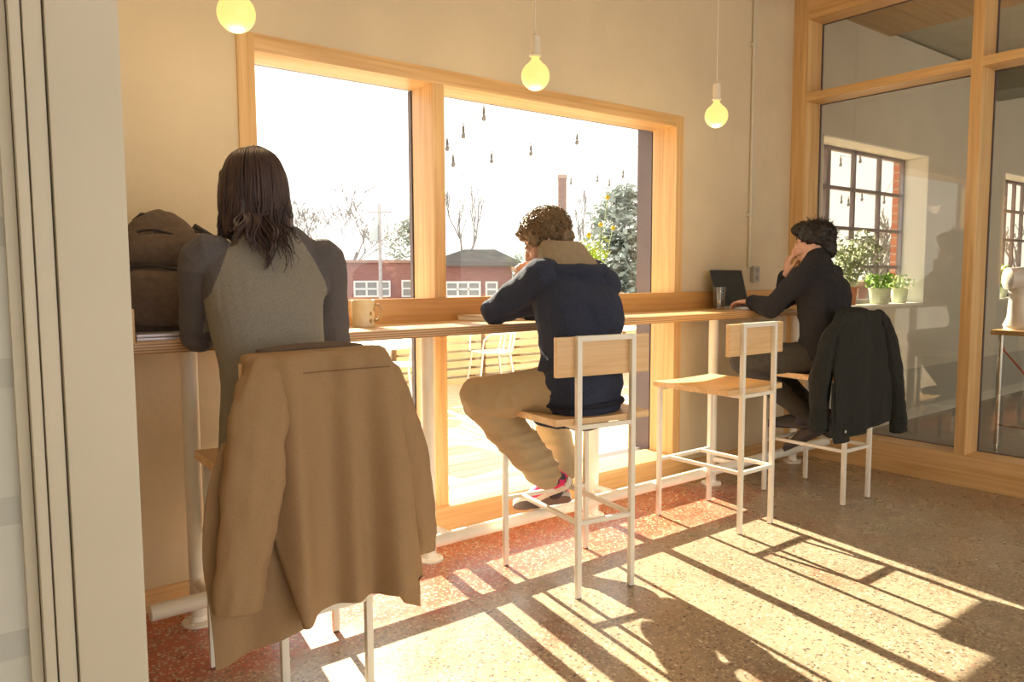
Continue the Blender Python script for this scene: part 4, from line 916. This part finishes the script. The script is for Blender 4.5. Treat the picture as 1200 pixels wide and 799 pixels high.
    for (x0, x1, z1, ph, am) in ((.80, .755, 1.40, 0, .014), (.81, .785, 1.375, 1, .014), (.83, .825, 1.345, 2, .012), (.84, .835, 1.315, 3.0, .016), (.845, .855, 1.335, 4, .012), (.865, .87, 1.385, 5, .010), (.79, .73, 1.405, 2.5, .010), (.82, .80, 1.36, .6, .016), (.855, .845, 1.325, 3.8, .016)):
        for j in range(5):
            pts = []; jx = random.uniform(-.008, .008); jz = random.uniform(0, .035)
            for i in range(16):
                f = i / 15; z = lerp(1.50, z1 + jz, f); pts.append(V((lerp(x0, x1, f) + jx + am * f * math.sin(ph + f * 7), -.775 - .062 * min(1, f * 1.5) - .012 * math.sin(f * 5 + ph), z)))
            m.tube(pts, [.0042 * (1 - .8 * (i / 15) ** 2) for i in range(16)], 5)
    m.build('lock', HAIR, ho, smooth=80); ho.children[0]['kind'] = 'stuff'
    return move_in(t, B)
# ================================================================== man in the middle: navy hooded sweatshirt, tan trousers, pink shoes
def person_middle():
    B = (2.19, -.76, 0.0)
    t = thing('person', 'curly-haired man in navy hooded sweatshirt and tan trousers with bowed head, middle stool', 'person', B)
    J = dict(pelvis=(2.205, -.785, .83), spine=(2.225, -.755, .98), chest=(2.265, -.685, 1.17), neck=(2.265, -.600, 1.385), shL=(2.115, -.64, 1.305), shR=(2.445, -.615, 1.300), elL=(2.015, -.430, 1.150), elR=(2.53, -.40, 1.145), wrL=on_d(626, 334, 3.47), wrR=(2.30, -.25, 1.125),
             hipL=(2.11, -.775, .825), hipR=(2.275, -.735, .825), knL=(1.905, -.470, .775), knR=(2.335, -.36, .79), anL=(2.215, -.545, .400), anR=(2.395, -.47, .37))
    p = Person(J, (-.995, -.08, 0), (-.08, .995, 0), (1.10, 1.12))
    HM = frame((-.62, .62, -.46), (-.1, .2, 1), (2.212, -.545, 1.462))
    b = MB(); p.torso(b, .84); head_solid(b, HM)
    limb(b, [(2.272, -.63, 1.33, .066, .066), (2.262, -.598, 1.38, .058, .060), (2.235, -.565, 1.425, .056, .060)], (1, 0, 0), 18, 4)
    for q in 'LR': p.arm(b, q, .80); p.leg(b, q, .84)
    hand_solid(b, J['wrL'], (-.36, .28, .80), (-.6, -.7, .0), -1, (.5, .9, .7), k=.92); hand_solid(b, J['wrR'], (-.85, .5, 0), (0, 0, 1), -1, (.3, .35, .3))
    FT = {'L': (on_d(670, 566, 3.50), on_d(622, 584, 3.68)), 'R': (on_d(669, 584, 3.60), on_d(602, 594, 3.66))}; SK = mat('sock_dark', (.06, .05, .065), .9)
    for q in 'LR':
        a = V(J['an' + q]); h_, e_ = FT[q]; c = h_.lerp(e_, .25) + V((-.02, -.01, .045)); limb(b, [(*a, .034, .034), (*c, .034, .032)], (1, 0, 0), 12, 4)
        k = MB(); limb(k, [(*(a + (a - c).normalized() * .03), .043, .043), (*a, .042, .042), (*c, .036, .036)], (1, 0, 0), 16, 4); k.build('sock', SK, t, smooth=80)
    link('body', organic('body', b, .0055, 3), SKIN, t); eyes(HM, t)
    NAVY = mat('navy_fleece', (.020, .027, .056), .95, col2=(.031, .040, .076), vscale=120, bump=.3, bscale=400, sheen=.0)
    s = MB(); p.torso(s, 1.03, hem=(2.205, -.80, .768, .178, .132)); 
    limb(s, [(2.20, -.775, .80, .186, .142), (2.205, -.775, .86, .190, .146), (2.21, -.77, .93, .178, .130)], tuple(p.L), 26, 4, .85)
    blob(s, on_d(648, 487, 3.24), (.085, .08, .055)); blob(s, on_d(662, 455, 3.26), (.10, .09, .10)); blob(s, (2.30, -.72, 1.12), (.185, .15, .17)); limb(s, [(*V(J['elL']), .058, .058), (*on_d(622, 350, 3.36), .072, .072), (*on_d(655, 350, 3.34), .08, .08)], (0, 0, 1), 16, 4); blob(s, on_d(700, 335, 3.40), (.11, .10, .09))
    for q in 'LR': p.arm(s, q, 1.0, .80, ru=.068, rf=.060, rw=.050)
    def fold(c, n_):
        arm = 1.0 if c.x < 2.10 else .5; low = max(0, min(1, (1.05 - c.z) / .2))
        return ridge(c, (5, 5, 13), .0065, 2.1) * (.45 + .8 * low) + ridge(c, (11, 11, 5), .005, 7.3) * (.4 + .6 * arm)
    link('sweatshirt', organic('sweatshirt', s, .0065, 4, fold), NAVY, t)
    m = MB().tube([(2.203 + .186 * math.copysign(abs(math.cos(q)) ** .85, math.cos(q)), -.785 + .148 * math.copysign(abs(math.sin(q)) ** .85, math.sin(q)), .772) for q in [2 * pi * k / 40 for k in range(40)]], .013, 8, closed=True)
    m.build('hem_band', mat('navy_rib', (.014, .017, .032), .95, bump=.5, bscale=300), t)
    # hood lying open on the shoulders, lining turned up against the neck
    LIN = mat('hood_lining', (.30, .235, .155), .9, var=.08, vscale=40, bump=.2, bscale=300)
    c0 = V((2.278, -.622, 0)); hm = MB(); rows = []
    def arc(a0, a1, n_, rx, ry, z, dz=0.0, off=(0, 0)):
        out = []
        for k in range(n_ + 1):
            a = lerp(a0, a1, k / n_); out.append(V((c0.x + off[0] + rx * math.cos(a), c0.y + off[1] + ry * math.sin(a), z + dz * math.sin(a))))
        return out
    # rolled navy edge: a thick tube round the back of the neck, flattened sack below
    A0, A1 = math.radians(155), math.radians(372)
    roll = [(*q, .030, .026) for q in arc(A0, A1, 12, .168, .135, 1.338, .012)]
    limb(hm, roll, (0, 0, 1), 14, 3); 
    blob(hm, (0, 0, 0), (.150, .042, .060), Matrix.Translation(on_d(674, 331, 3.262)) @ Matrix.Rotation(math.radians(-16), 4, 'Z') @ Matrix.Rotation(math.radians(-14), 4, 'X'))
    blob(hm, (0, 0, 0), (.145, .055, .030), Matrix.Translation(on_d(670, 317, 3.285)) @ Matrix.Rotation(math.radians(-16), 4, 'Z'))
    link('hood', organic('hood', hm, .006, 4, lambda c, n_: ridge(c, (9, 9, 16), .004, 4)), NAVY, t)
    lm = MB(); R_ = []
    prof = [(.165, .130, 1.338), (.150, .118, 1.375), (.128, .105, 1.415), (.108, .092, 1.452), (.100, .086, 1.462)]
    inner = [(r_x - .008, r_y - .008, z) for r_x, r_y, z in reversed(prof)]
    n_ = 22; lp = [arc(A0 - .05, A1 + .0, n_, a_, b_, z, .006, (-.010 * i, .006 * i)) for i, (a_, b_, z) in enumerate(prof)] + [arc(A0 - .05, A1 + .0, n_, a_, b_, z, .006, (-.010 * (4 - i), .006 * (4 - i))) for i, (a_, b_, z) in enumerate(inner)]
    for row in lp[2:8]:
        for k, q in enumerate(row):
            f = k / n_; q.z -= .055 * max(0, (f - .72) / .28) + .05 * max(0, (.18 - f) / .18)
    for k in range(n_ + 1): R_.append([lp[i][k] for i in range(len(lp))])
    lm.loft(R_); lmo = lm.build('hood_lining', LIN, t, smooth=60)
    # trousers
    TAN = mat('tan_twill', (.40, .305, .18), .85, col2=(.45, .345, .21), vscale=220, bump=.2, bscale=300)
    tr = MB(); limb(tr, [(2.20, -.80, .775, .165, .125), (2.20, -.785, .84, .165, .12), (2.205, -.78, .92, .15, .105)], tuple(p.L), 24, 4)
    p.leg(tr, 'L', 1.02, .98, rt=.098, rk=.086, ra=.074); p.leg(tr, 'R', 1.0, .96, rt=.09, rk=.074, ra=.070)
    def tf(c, n_):
        d1 = (c - J_('knL')).length; return ridge(c, (10, 10, 10), .008, 1.5) * (.5 + 1.0 * math.exp(-(d1 / .14) ** 2)) + ridge(c, (4, 4, 20), .008, 6.1) * (1 if c.z < .62 else .3)
    J_ = lambda q: V(J[q])
    link('trousers', organic('trousers', tr, .0065, 3, tf), TAN, t)
    PINK = mat('shoe_pink', (.70, .025, .17), .55, var=.1, vscale=40); SOLW = mat('sole_white', (.7, .68, .62), .6); SOLG = mat('outsole_grey', (.16, .13, .12), .8, bump=.4, bscale=200)
    LACE = mat('lace_white', (.75, .62, .6), .7)
    shoe('shoe', t, on_d(670, 566, 3.50), on_d(622, 584, 3.68), (-.45, -.35, .80), PINK, SOLW, LACE, under=SOLG)
    shoe('shoe', t, on_d(669, 584, 3.60), on_d(602, 594, 3.66), (.30, .75, .60), PINK, SOLW, LACE, under=SOLG)
    # hair: a cap with many curls
    HAIR = mat('hair_curly', (.13, .082, .042), .5, col2=(.25, .17, .09), vscale=60, spec=.4)
    h = MB(); blob(h, (0, -.022, .042), (.093, .110, .090), HM); blob(h, (0, .03, .075), (.075, .075, .055), HM); blob(h, (0, -.075, -.02), (.07, .05, .06), HM)
    for s_ in (-1, 1): blob(h, (s_ * .066, .03, .02), (.025, .04, .035), HM)
    ho = link('hair', organic('hair', h, .006, 1, lambda c, n_: .012 * noise.noise(c * 42) + .007 * noise.noise(c * 90)), HAIR, t)
    random.seed(23); m = MB(); HI = HM
    for k in range(520):
        a = random.uniform(0, 2 * pi); zz = random.uniform(-.5, 1.0); rr = math.sqrt(max(0, 1 - zz * zz)); q = V((rr * math.cos(a), rr * math.sin(a), zz))
        if q.y > .35 and q.z < .35: continue
        base = V((q.x * .092, q.y * .108 - .018, q.z * .090 + .042)); n0 = q.normalized(); u = n0.orthogonal().normalized(); w_ = n0.cross(u); ph = random.uniform(0, 6.28); R0 = random.uniform(.006, .015); pts = []
        for i in range(10):
            g = ph + i * .62; pts.append(HI @ (base + n0 * (.002 + i * .0022) + (u * math.cos(g) + w_ * math.sin(g)) * R0))
        m.tube(pts, [.0026 * (1 - .6 * i / 9) for i in range(10)], 4)
    m.build('lock', HAIR, ho, smooth=80); ho.children[0]['kind'] = 'stuff'
    return move_in(t, B)
# ================================================================== man at the right: dark sweater, laptop
def person_right():
    B = (4.16, -.77, 0.0)
    t = thing('person', 'dark-haired man in a black sweater at the laptop, chin resting on his hand', 'person', B)
    J = dict(pelvis=(4.165, -.79, .83), spine=(4.160, -.785, 1.0), chest=(4.165, -.755, 1.18), neck=(4.185, -.695, 1.385), shL=(3.985, -.735, 1.300), shR=(4.355, -.690, 1.300), elL=(3.905, -.585, 1.115), elR=(4.30, -.42, 1.150), wrL=(3.985, -.400, 1.145), wrR=on_d(921, 322, 4.60),
             hipL=(4.075, -.775, .825), hipR=(4.24, -.75, .825), knL=(3.845, -.435, .795), knR=(4.12, -.37, .80), anL=on_d(946, 486, 4.54), anR=on_d(964, 494, 4.60))
    p = Person(J, (-.985, -.17, 0), (-.17, .985, 0), (1.08, 1.14))
    HM = frame((-.42, .90, -.12), (0, 0, 1), (4.222, -.648, 1.490))
    b = MB(); p.torso(b, .84); head_solid(b, HM)
    limb(b, [(4.185, -.715, 1.33, .066, .066), (4.19, -.69, 1.40, .058, .060), (4.20, -.665, 1.46, .057, .062)], (1, 0, 0), 18, 4)
    for q in 'LR': p.arm(b, q, .80); p.leg(b, q, .84)
    hand_solid(b, J['wrL'], (.12, .98, -.06), (0, .05, 1), 1, (.25, .4, .3)); hand_solid(b, J['wrR'], (.12, -.10, .95), (-.75, .55, .0), 1, (.45, .9, .8))
    FT = {'L': (on_d(948, 502, 4.53), on_d(912, 500, 4.66)), 'R': (on_d(966, 508, 4.58), on_d(935, 522, 4.70))}; SK = mat('sock_dark', (.06, .05, .065), .9)
    for q in 'LR':
        a = V(J['an' + q]); h_, e_ = FT[q]; c = h_.lerp(e_, .25) + V((-.01, 0, .045)); limb(b, [(*a, .034, .034), (*c, .034, .032)], (1, 0, 0), 12, 4)
        k = MB(); limb(k, [(*(a + (a - c).normalized() * .05), .046, .046), (*a, .044, .044), (*c, .036, .036)], (1, 0, 0), 16, 4); k.build('sock', SK, t, smooth=80)
    link('body', organic('body', b, .0055, 3), SKIN, t); eyes(HM, t)
    BLK_ = mat('black_knit', (.012, .012, .017), .95, col2=(.022, .020, .026), vscale=150, bump=.3, bscale=400)
    s = MB(); p.torso(s, 1.0, hem=(4.165, -.80, .80, .170, .125)); 
    for q in 'LR': p.arm(s, q, 1.0, .92, ru=.060, rf=.052, rw=.042)
    limb(s, [(4.185, -.715, 1.34, .09, .085), (4.19, -.695, 1.405, .068, .068)], (1, 0, 0), 20, 4)
    link('sweater', organic('sweater', s, .0065, 4, lambda c, n_: ridge(c, (6, 6, 12), .005, 2.7) + ridge(c, (12, 12, 5), .003, 8)), BLK_, t)
    m = MB().tube([(4.19 + .066 * math.cos(q), -.693 + .066 * math.sin(q), 1.408 - .012 * math.sin(q)) for q in [2 * pi * k / 28 for k in range(28)]], .008, 8, closed=True); m.build('collar', BLK_, t)
    # watch on the left wrist
    w0, w1 = V(J['elL']), V(J['wrL']); ax = (w1 - w0).normalized(); c = w0.lerp(w1, 1.03); u = ax.orthogonal().normalized(); w_ = ax.cross(u)
    m = MB().tube([c + (u * math.cos(q) + w_ * math.sin(q)) * .031 for q in [2 * pi * k / 24 for k in range(24)]], .006, 8, closed=True); m.build('watch_band', mat('watch_pale', (.75, .72, .66), .4), t)
    tr = MB(); limb(tr, [(4.165, -.80, .775, .165, .125), (4.165, -.79, .84, .165, .12), (4.163, -.79, .92, .15, .105)], tuple(p.L), 24, 4)
    for q in 'LR': p.leg(tr, q, 1.0, 1.12, rt=.088, rk=.068, ra=.050)
    link('trousers', organic('trousers', tr, .007, 3, lambda c, n_: ridge(c, (9, 9, 11), .005, 4.4)), mat('charcoal_twill', (.045, .043, .040), .9, col2=(.065, .06, .055), vscale=50), t)
    SB_ = mat('shoe_black', (.03, .03, .03), .5)
    shoe('shoe', t, on_d(948, 502, 4.53), on_d(912, 500, 4.66), (.25, .15, .9), SB_, mat('sole_dark', (.06, .05, .05), .7))
    shoe('shoe', t, on_d(966, 508, 4.58), on_d(935, 522, 4.70), (-.05, .45, .85), mat('shoe_brown', (.10, .075, .065), .6), mat('sole_dark', (.06, .05, .05), .7))
    HAIR = mat('hair_black', (.012, .010, .009), .5, col2=(.03, .024, .02), vscale=60, spec=.35)
    h = MB(); blob(h, (0, -.03, .046), (.098, .112, .096), HM); blob(h, (0, .035, .095), (.075, .075, .045), HM); blob(h, (0, -.085, -.03), (.075, .05, .07), HM)
    ho = link('hair', organic('hair', h, .006, 1, lambda c, n_: .011 * noise.noise(c * 30) + .006 * noise.noise(c * 70)), HAIR, t)
    random.seed(29); m = MB()
    for k in range(460):
        a = random.uniform(0, 2 * pi); zz = random.uniform(-.55, 1.0); rr = math.sqrt(max(0, 1 - zz * zz)); q = V((rr * math.cos(a), rr * math.sin(a), zz))
        if q.y > .4 and q.z < .45: continue
        if abs(q.x) > .5 and q.y > -.25 and q.z < -.1: continue
        base = V((q.x * .094, q.y * .110 - .022, q.z * .095 + .045)); n0 = q.normalized(); u = V((random.gauss(0, 1), random.gauss(0, 1), random.gauss(0, 1))).normalized(); pts = []
        for i in range(6): pts.append(HM @ (base + n0 * (.0016 * i) + u * (.0012 * i * i)))
        m.tube(pts, [.0028 * (1 - .7 * i / 5) for i in range(6)], 4)
    m.build('lock', HAIR, ho, smooth=80); ho.children[0]['kind'] = 'stuff'
    # short stubble along the jaw
    return move_in(t, B)
person_left(); person_middle(); person_right()
# ------------------------------------------------------------------ garments over the stool backs
def panel(rows, folds, n=60, th=.007, seed=0, sub=6):
    """hanging cloth: rows are (z, xl, xr, y_back, y_front, drop) from the top down; a closed slab whose back face carries folds"""
    R = catmull(rows, sub); mb = MB(); rings = []
    m = len(R)
    for i, (z, xl, xr, yb, yf, dr) in enumerate(R):
        f = i / (m - 1); A = []; Bk = []
        for k in range(n + 1):
            s = k / n; x = lerp(xl, xr, s); w = sum(a * f ** pw * math.sin(fr * x + ph + f * tw) for a, fr, ph, pw, tw in folds)
            e = (2 * s - 1) ** 6 * min(.03, abs(yf - yb) * .4); zz = z + dr * (s - .5) + .004 * noise.noise(V((x * 9, z * 5, seed)))
            cr = .004 * noise.noise(V((x * 14, z * 9, seed + 5))) + .003 * noise.noise(V((x * 30, z * 22, seed + 9)))
            A.append(V((x, yb + w + e + cr, zz))); Bk.append(V((x, max(yf - e, yb + th) + w * .8, zz)))
        rings.append(A + list(reversed(Bk)))
    mb.loft(rings); return mb
def sleeve(pts, side, seed, amp=.0085, n=32):
    return limb(MB(), pts, side, n, 8, .9, True, lambda f, q: amp * noise.noise(V((math.cos(q) * 1.2 + seed, math.sin(q) * 1.2, f * 9))) + amp * .9 * noise.noise(V((math.cos(q) * 2.6, math.sin(q) * 2.6 + seed, f * 4))) + amp * .8 * (1 - 2.2 * abs(noise.noise(V((math.cos(q) * .8 + f * 3, math.sin(q) * .8 + seed, f * 12))))) * (1.2 - f), flat=True)
def brown_jacket(st):
    t = thing('jacket', 'tan canvas jacket draped over the back of the nearest stool', 'jacket', st.location, st.rotation_euler.z)
    CAN = mat('tan_canvas', (.325, .205, .102), .85, col2=(.36, .23, .12), vscale=160, bump=.2, bscale=420)
    CAN2 = mat('canvas_lining', (.12, .085, .06), .9, var=.1, vscale=40)
    panel([(1.092, -.205, .182, -.250, -.180, 0), (1.080, -.222, .196, -.275, -.165, 0), (1.02, -.226, .215, -.288, -.168, 0), (.90, -.225, .228, -.298, -.178, 0), (.74, -.205, .245, -.312, -.262, 0), (.58, -.180, .262, -.322, -.300, 0), (.44, -.150, .285, -.332, -.318, 0), (.352, -.130, .292, -.336, -.326, .02)],
          [(.036, 19, .9, .6, .3), (.024, 41, 2.2, .8, .8), (.009, 67, .5, 1.0, 0)], seed=1).build('back_panel', CAN, t, smooth=60)
    sleeve([(-.165, -.255, 1.050, .055, .030), (-.195, -.290, .97, .072, .040), (-.222, -.318, .85, .078, .044), (-.252, -.335, .66, .074, .042), (-.285, -.345, .50, .068, .040), (-.298, -.347, .425, .062, .040)], (1, .15, 0), 2.0).build('sleeve', CAN, t, smooth=60)
    sleeve([(.165, -.215, 1.055, .045, .028), (.218, -.205, .98, .055, .040), (.270, -.195, .86, .060, .046), (.318, -.195, .66, .062, .046), (.338, -.200, .50, .052, .042), (.340, -.205, .405, .046, .038)], (1, .25, 0), 5.0).build('sleeve', CAN, t, smooth=60)
    panel([(.86, -.300, -.17, -.278, -.255, 0), (.72, -.345, -.135, -.285, -.262, 0), (.56, -.362, -.105, -.292, -.268, 0), (.42, -.350, -.085, -.300, -.28, .02), (.32, -.345, -.075, -.305, -.288, .05), (.285, -.345, -.075, -.306, -.292, .055)], [(.010, 24, .4, .8, 1), (.005, 50, 1.2, 1, 0)], seed=3).build('front_panel', CAN, t, smooth=60)
    panel([(.60, .20, .28, -.215, -.20, 0), (.45, .19, .30, -.232, -.215, 0), (.34, .20, .302, -.262, -.245, -.03), (.262, .245, .298, -.268, -.25, -.02)], [(.008, 30, 1.4, 1, 0)], seed=4).build('front_panel', CAN, t, smooth=60)
    limb(MB(), [(-.16, -.175, 1.088, .020, .012), (-.05, -.165, 1.094, .026, .014), (.08, -.166, 1.094, .026, .014), (.15, -.175, 1.086, .02, .012)], (0, 1, 0), 14, 5).build('collar', CAN2, t, smooth=60)
    m = MB()
    # stitched yoke seam across the back and the curved pocket seam
    m.tube([(x, -.293 + .004 * math.sin(x * 17 + .8), 1.035 + .0) for x in [lerp(-.13, .19, q / 20) for q in range(21)]], .0016, 5)
    m.build('yoke_seam', mat('canvas_seam', (.21, .125, .06), .9), t)
    return t
def black_coat(st):
    t = thing('coat', 'black wool coat hung over the back of the laptop man stool', 'coat', st.location, st.rotation_euler.z)
    WOOL = mat('black_wool', (.013, .014, .012), .95, col2=(.024, .025, .021), vscale=90, bump=.35, bscale=250)
    panel([(1.100, -.195, .195, -.250, -.185, 0), (1.085, -.22, .215, -.268, -.170, 0), (1.02, -.25, .24, -.280, -.170, 0), (.88, -.29, .255, -.290, -.180, 0), (.70, -.32, .255, -.298, -.255, 0), (.55, -.335, .245, -.302, -.280, 0), (.455, -.335, .235, -.305, -.290, .035), (.43, -.33, .23, -.305, -.292, .05)],
          [(.014, 16, .3, 1.1, 0), (.010, 29, 1.1, 1.4, .6)], seed=7).build('back_panel', WOOL, t, smooth=60)
    sleeve([(.17, -.235, 1.07, .05, .03), (.225, -.25, .99, .062, .042), (.275, -.26, .86, .064, .048), (.325, -.27, .66, .062, .048), (.355, -.28, .48, .060, .046), (.362, -.285, .375, .060, .045)], (1, .2, 0), 3.0).build('sleeve', WOOL, t, smooth=60)
    sleeve([(-.17, -.225, 1.07, .05, .03), (-.24, -.21, .98, .062, .042), (-.30, -.19, .84, .064, .048), (-.335, -.19, .66, .062, .048), (-.35, -.20, .52, .058, .046), (-.352, -.21, .45, .055, .044)], (1, .2, 0), 6.0).build('sleeve', WOOL, t, smooth=60)
    panel([(.72, -.33, -.10, -.270, -.25, 0), (.55, -.35, -.14, -.285, -.262, 0), (.43, -.35, -.17, -.295, -.27, -.01), (.39, -.345, -.175, -.298, -.28, -.01)], [(.008, 26, 0, 1, 0)], seed=9).build('front_panel', WOOL, t, smooth=60)
    limb(MB(), [(-.15, -.175, 1.095, .022, .014), (-.05, -.165, 1.104, .028, .016), (.08, -.166, 1.104, .028, .016), (.15, -.175, 1.094, .022, .014)], (0, 1, 0), 14, 5).build('collar', WOOL, t, smooth=60)
    m = MB().ball((-.262, -.308, .455), .009, 2, (1, .4, 1)); m.build('button', mat('button_pale', (.55, .52, .46), .4), t)
    MB().box((.405, -.30, .455), (.428, -.27, .485), .003).build('cuff_strap', WOOL, t)
    return t
brown_jacket(stool_jacket); black_coat(stool_black)
# ------------------------------------------------------------------ backpack and the laptop under it
t = thing('backpack', 'brown fabric backpack standing on the counter by the end board', 'bag', (.700, -.20, CT + .024), math.radians(-4))
BAG = mat('bag_canvas', (.105, .075, .056), .9, col2=(.145, .105, .08), vscale=50, bump=.3, bscale=380); BAGD = mat('bag_dark', (.035, .03, .03), .85)
m = MB(); limb(m, [(0, .0, .02, .185, .085), (0, 0, .10, .190, .095), (-.005, 0, .22, .175, .090), (-.025, 0, .31, .140, .078), (-.045, 0, .365, .10, .055), (-.055, .0, .385, .07, .035)], (1, 0, 0), 32, 6, .7)
link('bag_body', organic('bag_body', m, .007, 4, lambda c, n_: ridge(c, (6, 6, 9), .006, 3.3)), BAG, t)
m = MB(); limb(m, [(0, -.085, .045, .150, .035), (0, -.095, .12, .152, .042), (0, -.092, .19, .146, .035), (0, -.085, .205, .14, .02)], (1, 0, 0), 28, 5, .65)
link('front_pocket', organic('front_pocket', m, .007, 4, lambda c, n_: ridge(c, (7, 7, 12), .005, 6.3)), BAG, t)
m = MB(); limb(m, [(-.01, -.075, .25, .135, .03), (-.012, -.08, .29, .128, .034), (-.02, -.072, .33, .11, .028)], (1, 0, 0), 28, 4, .7)
link('top_pocket', organic('top_pocket', m, .007, 4, lambda c, n_: ridge(c, (7, 7, 12), .004, 8.3)), BAG, t)
for z, w_, y in ((.222, .14, -.118), (.345, .10, -.098)):
    MB().tube([(lerp(-w_, w_, q / 12), y + .02 * (abs(q - 6) / 6) ** 2, z + .008 * math.sin(q * .6)) for q in range(13)], .005, 6).build('zip', BAGD, t)
MB().tube([(.10, .0, .375), (.16, .01, .34), (.195, .02, .27), (.205, .02, .18), (.19, .02, .08)], .013, 8).build('strap', BAGD, t)
MB().tube([(-.10, 0, .385), (-.075, -.01, .41), (-.035, -.01, .41), (-.01, 0, .385)], .008, 8).build('grab_handle', BAGD, t)
t = thing('laptop', 'closed silver laptop lying on the counter under the brown backpack', 'laptop', (.745, -.29, CT), math.radians(-3))
MB().box((-.19, -.135, 0), (.19, .135, .012), .005).build('base', mat('laptop_lilac', (.50, .47, .52), .35, metal=.5), t); MB().box((-.19, -.135, .0125), (.19, .135, .0235), .005).build('lid', MATS['laptop_lilac'], t)
# white earphone wire from the trouser pocket to the shoe
pts = [on_d(597, 497, 3.36), on_d(603, 505, 3.40), on_d(614, 512, 3.42), on_d(628, 522, 3.43), on_d(638, 532, 3.44), on_d(648, 541, 3.45), on_d(655, 546, 3.46)]
o = MB().tube([V(q) for q in catmull([tuple(p) for p in [on_d(621, 490, 3.42), on_d(627, 508, 3.42), on_d(632, 525, 3.42), on_d(643, 538, 3.43), on_d(655, 546, 3.44)]], 5)], .0024, 6).build('earphone_cord', mat('cord_white', (.8, .77, .68), .5))
tag(o, 'thin white earphone cord dangling beside the tan trouser leg', 'cord')
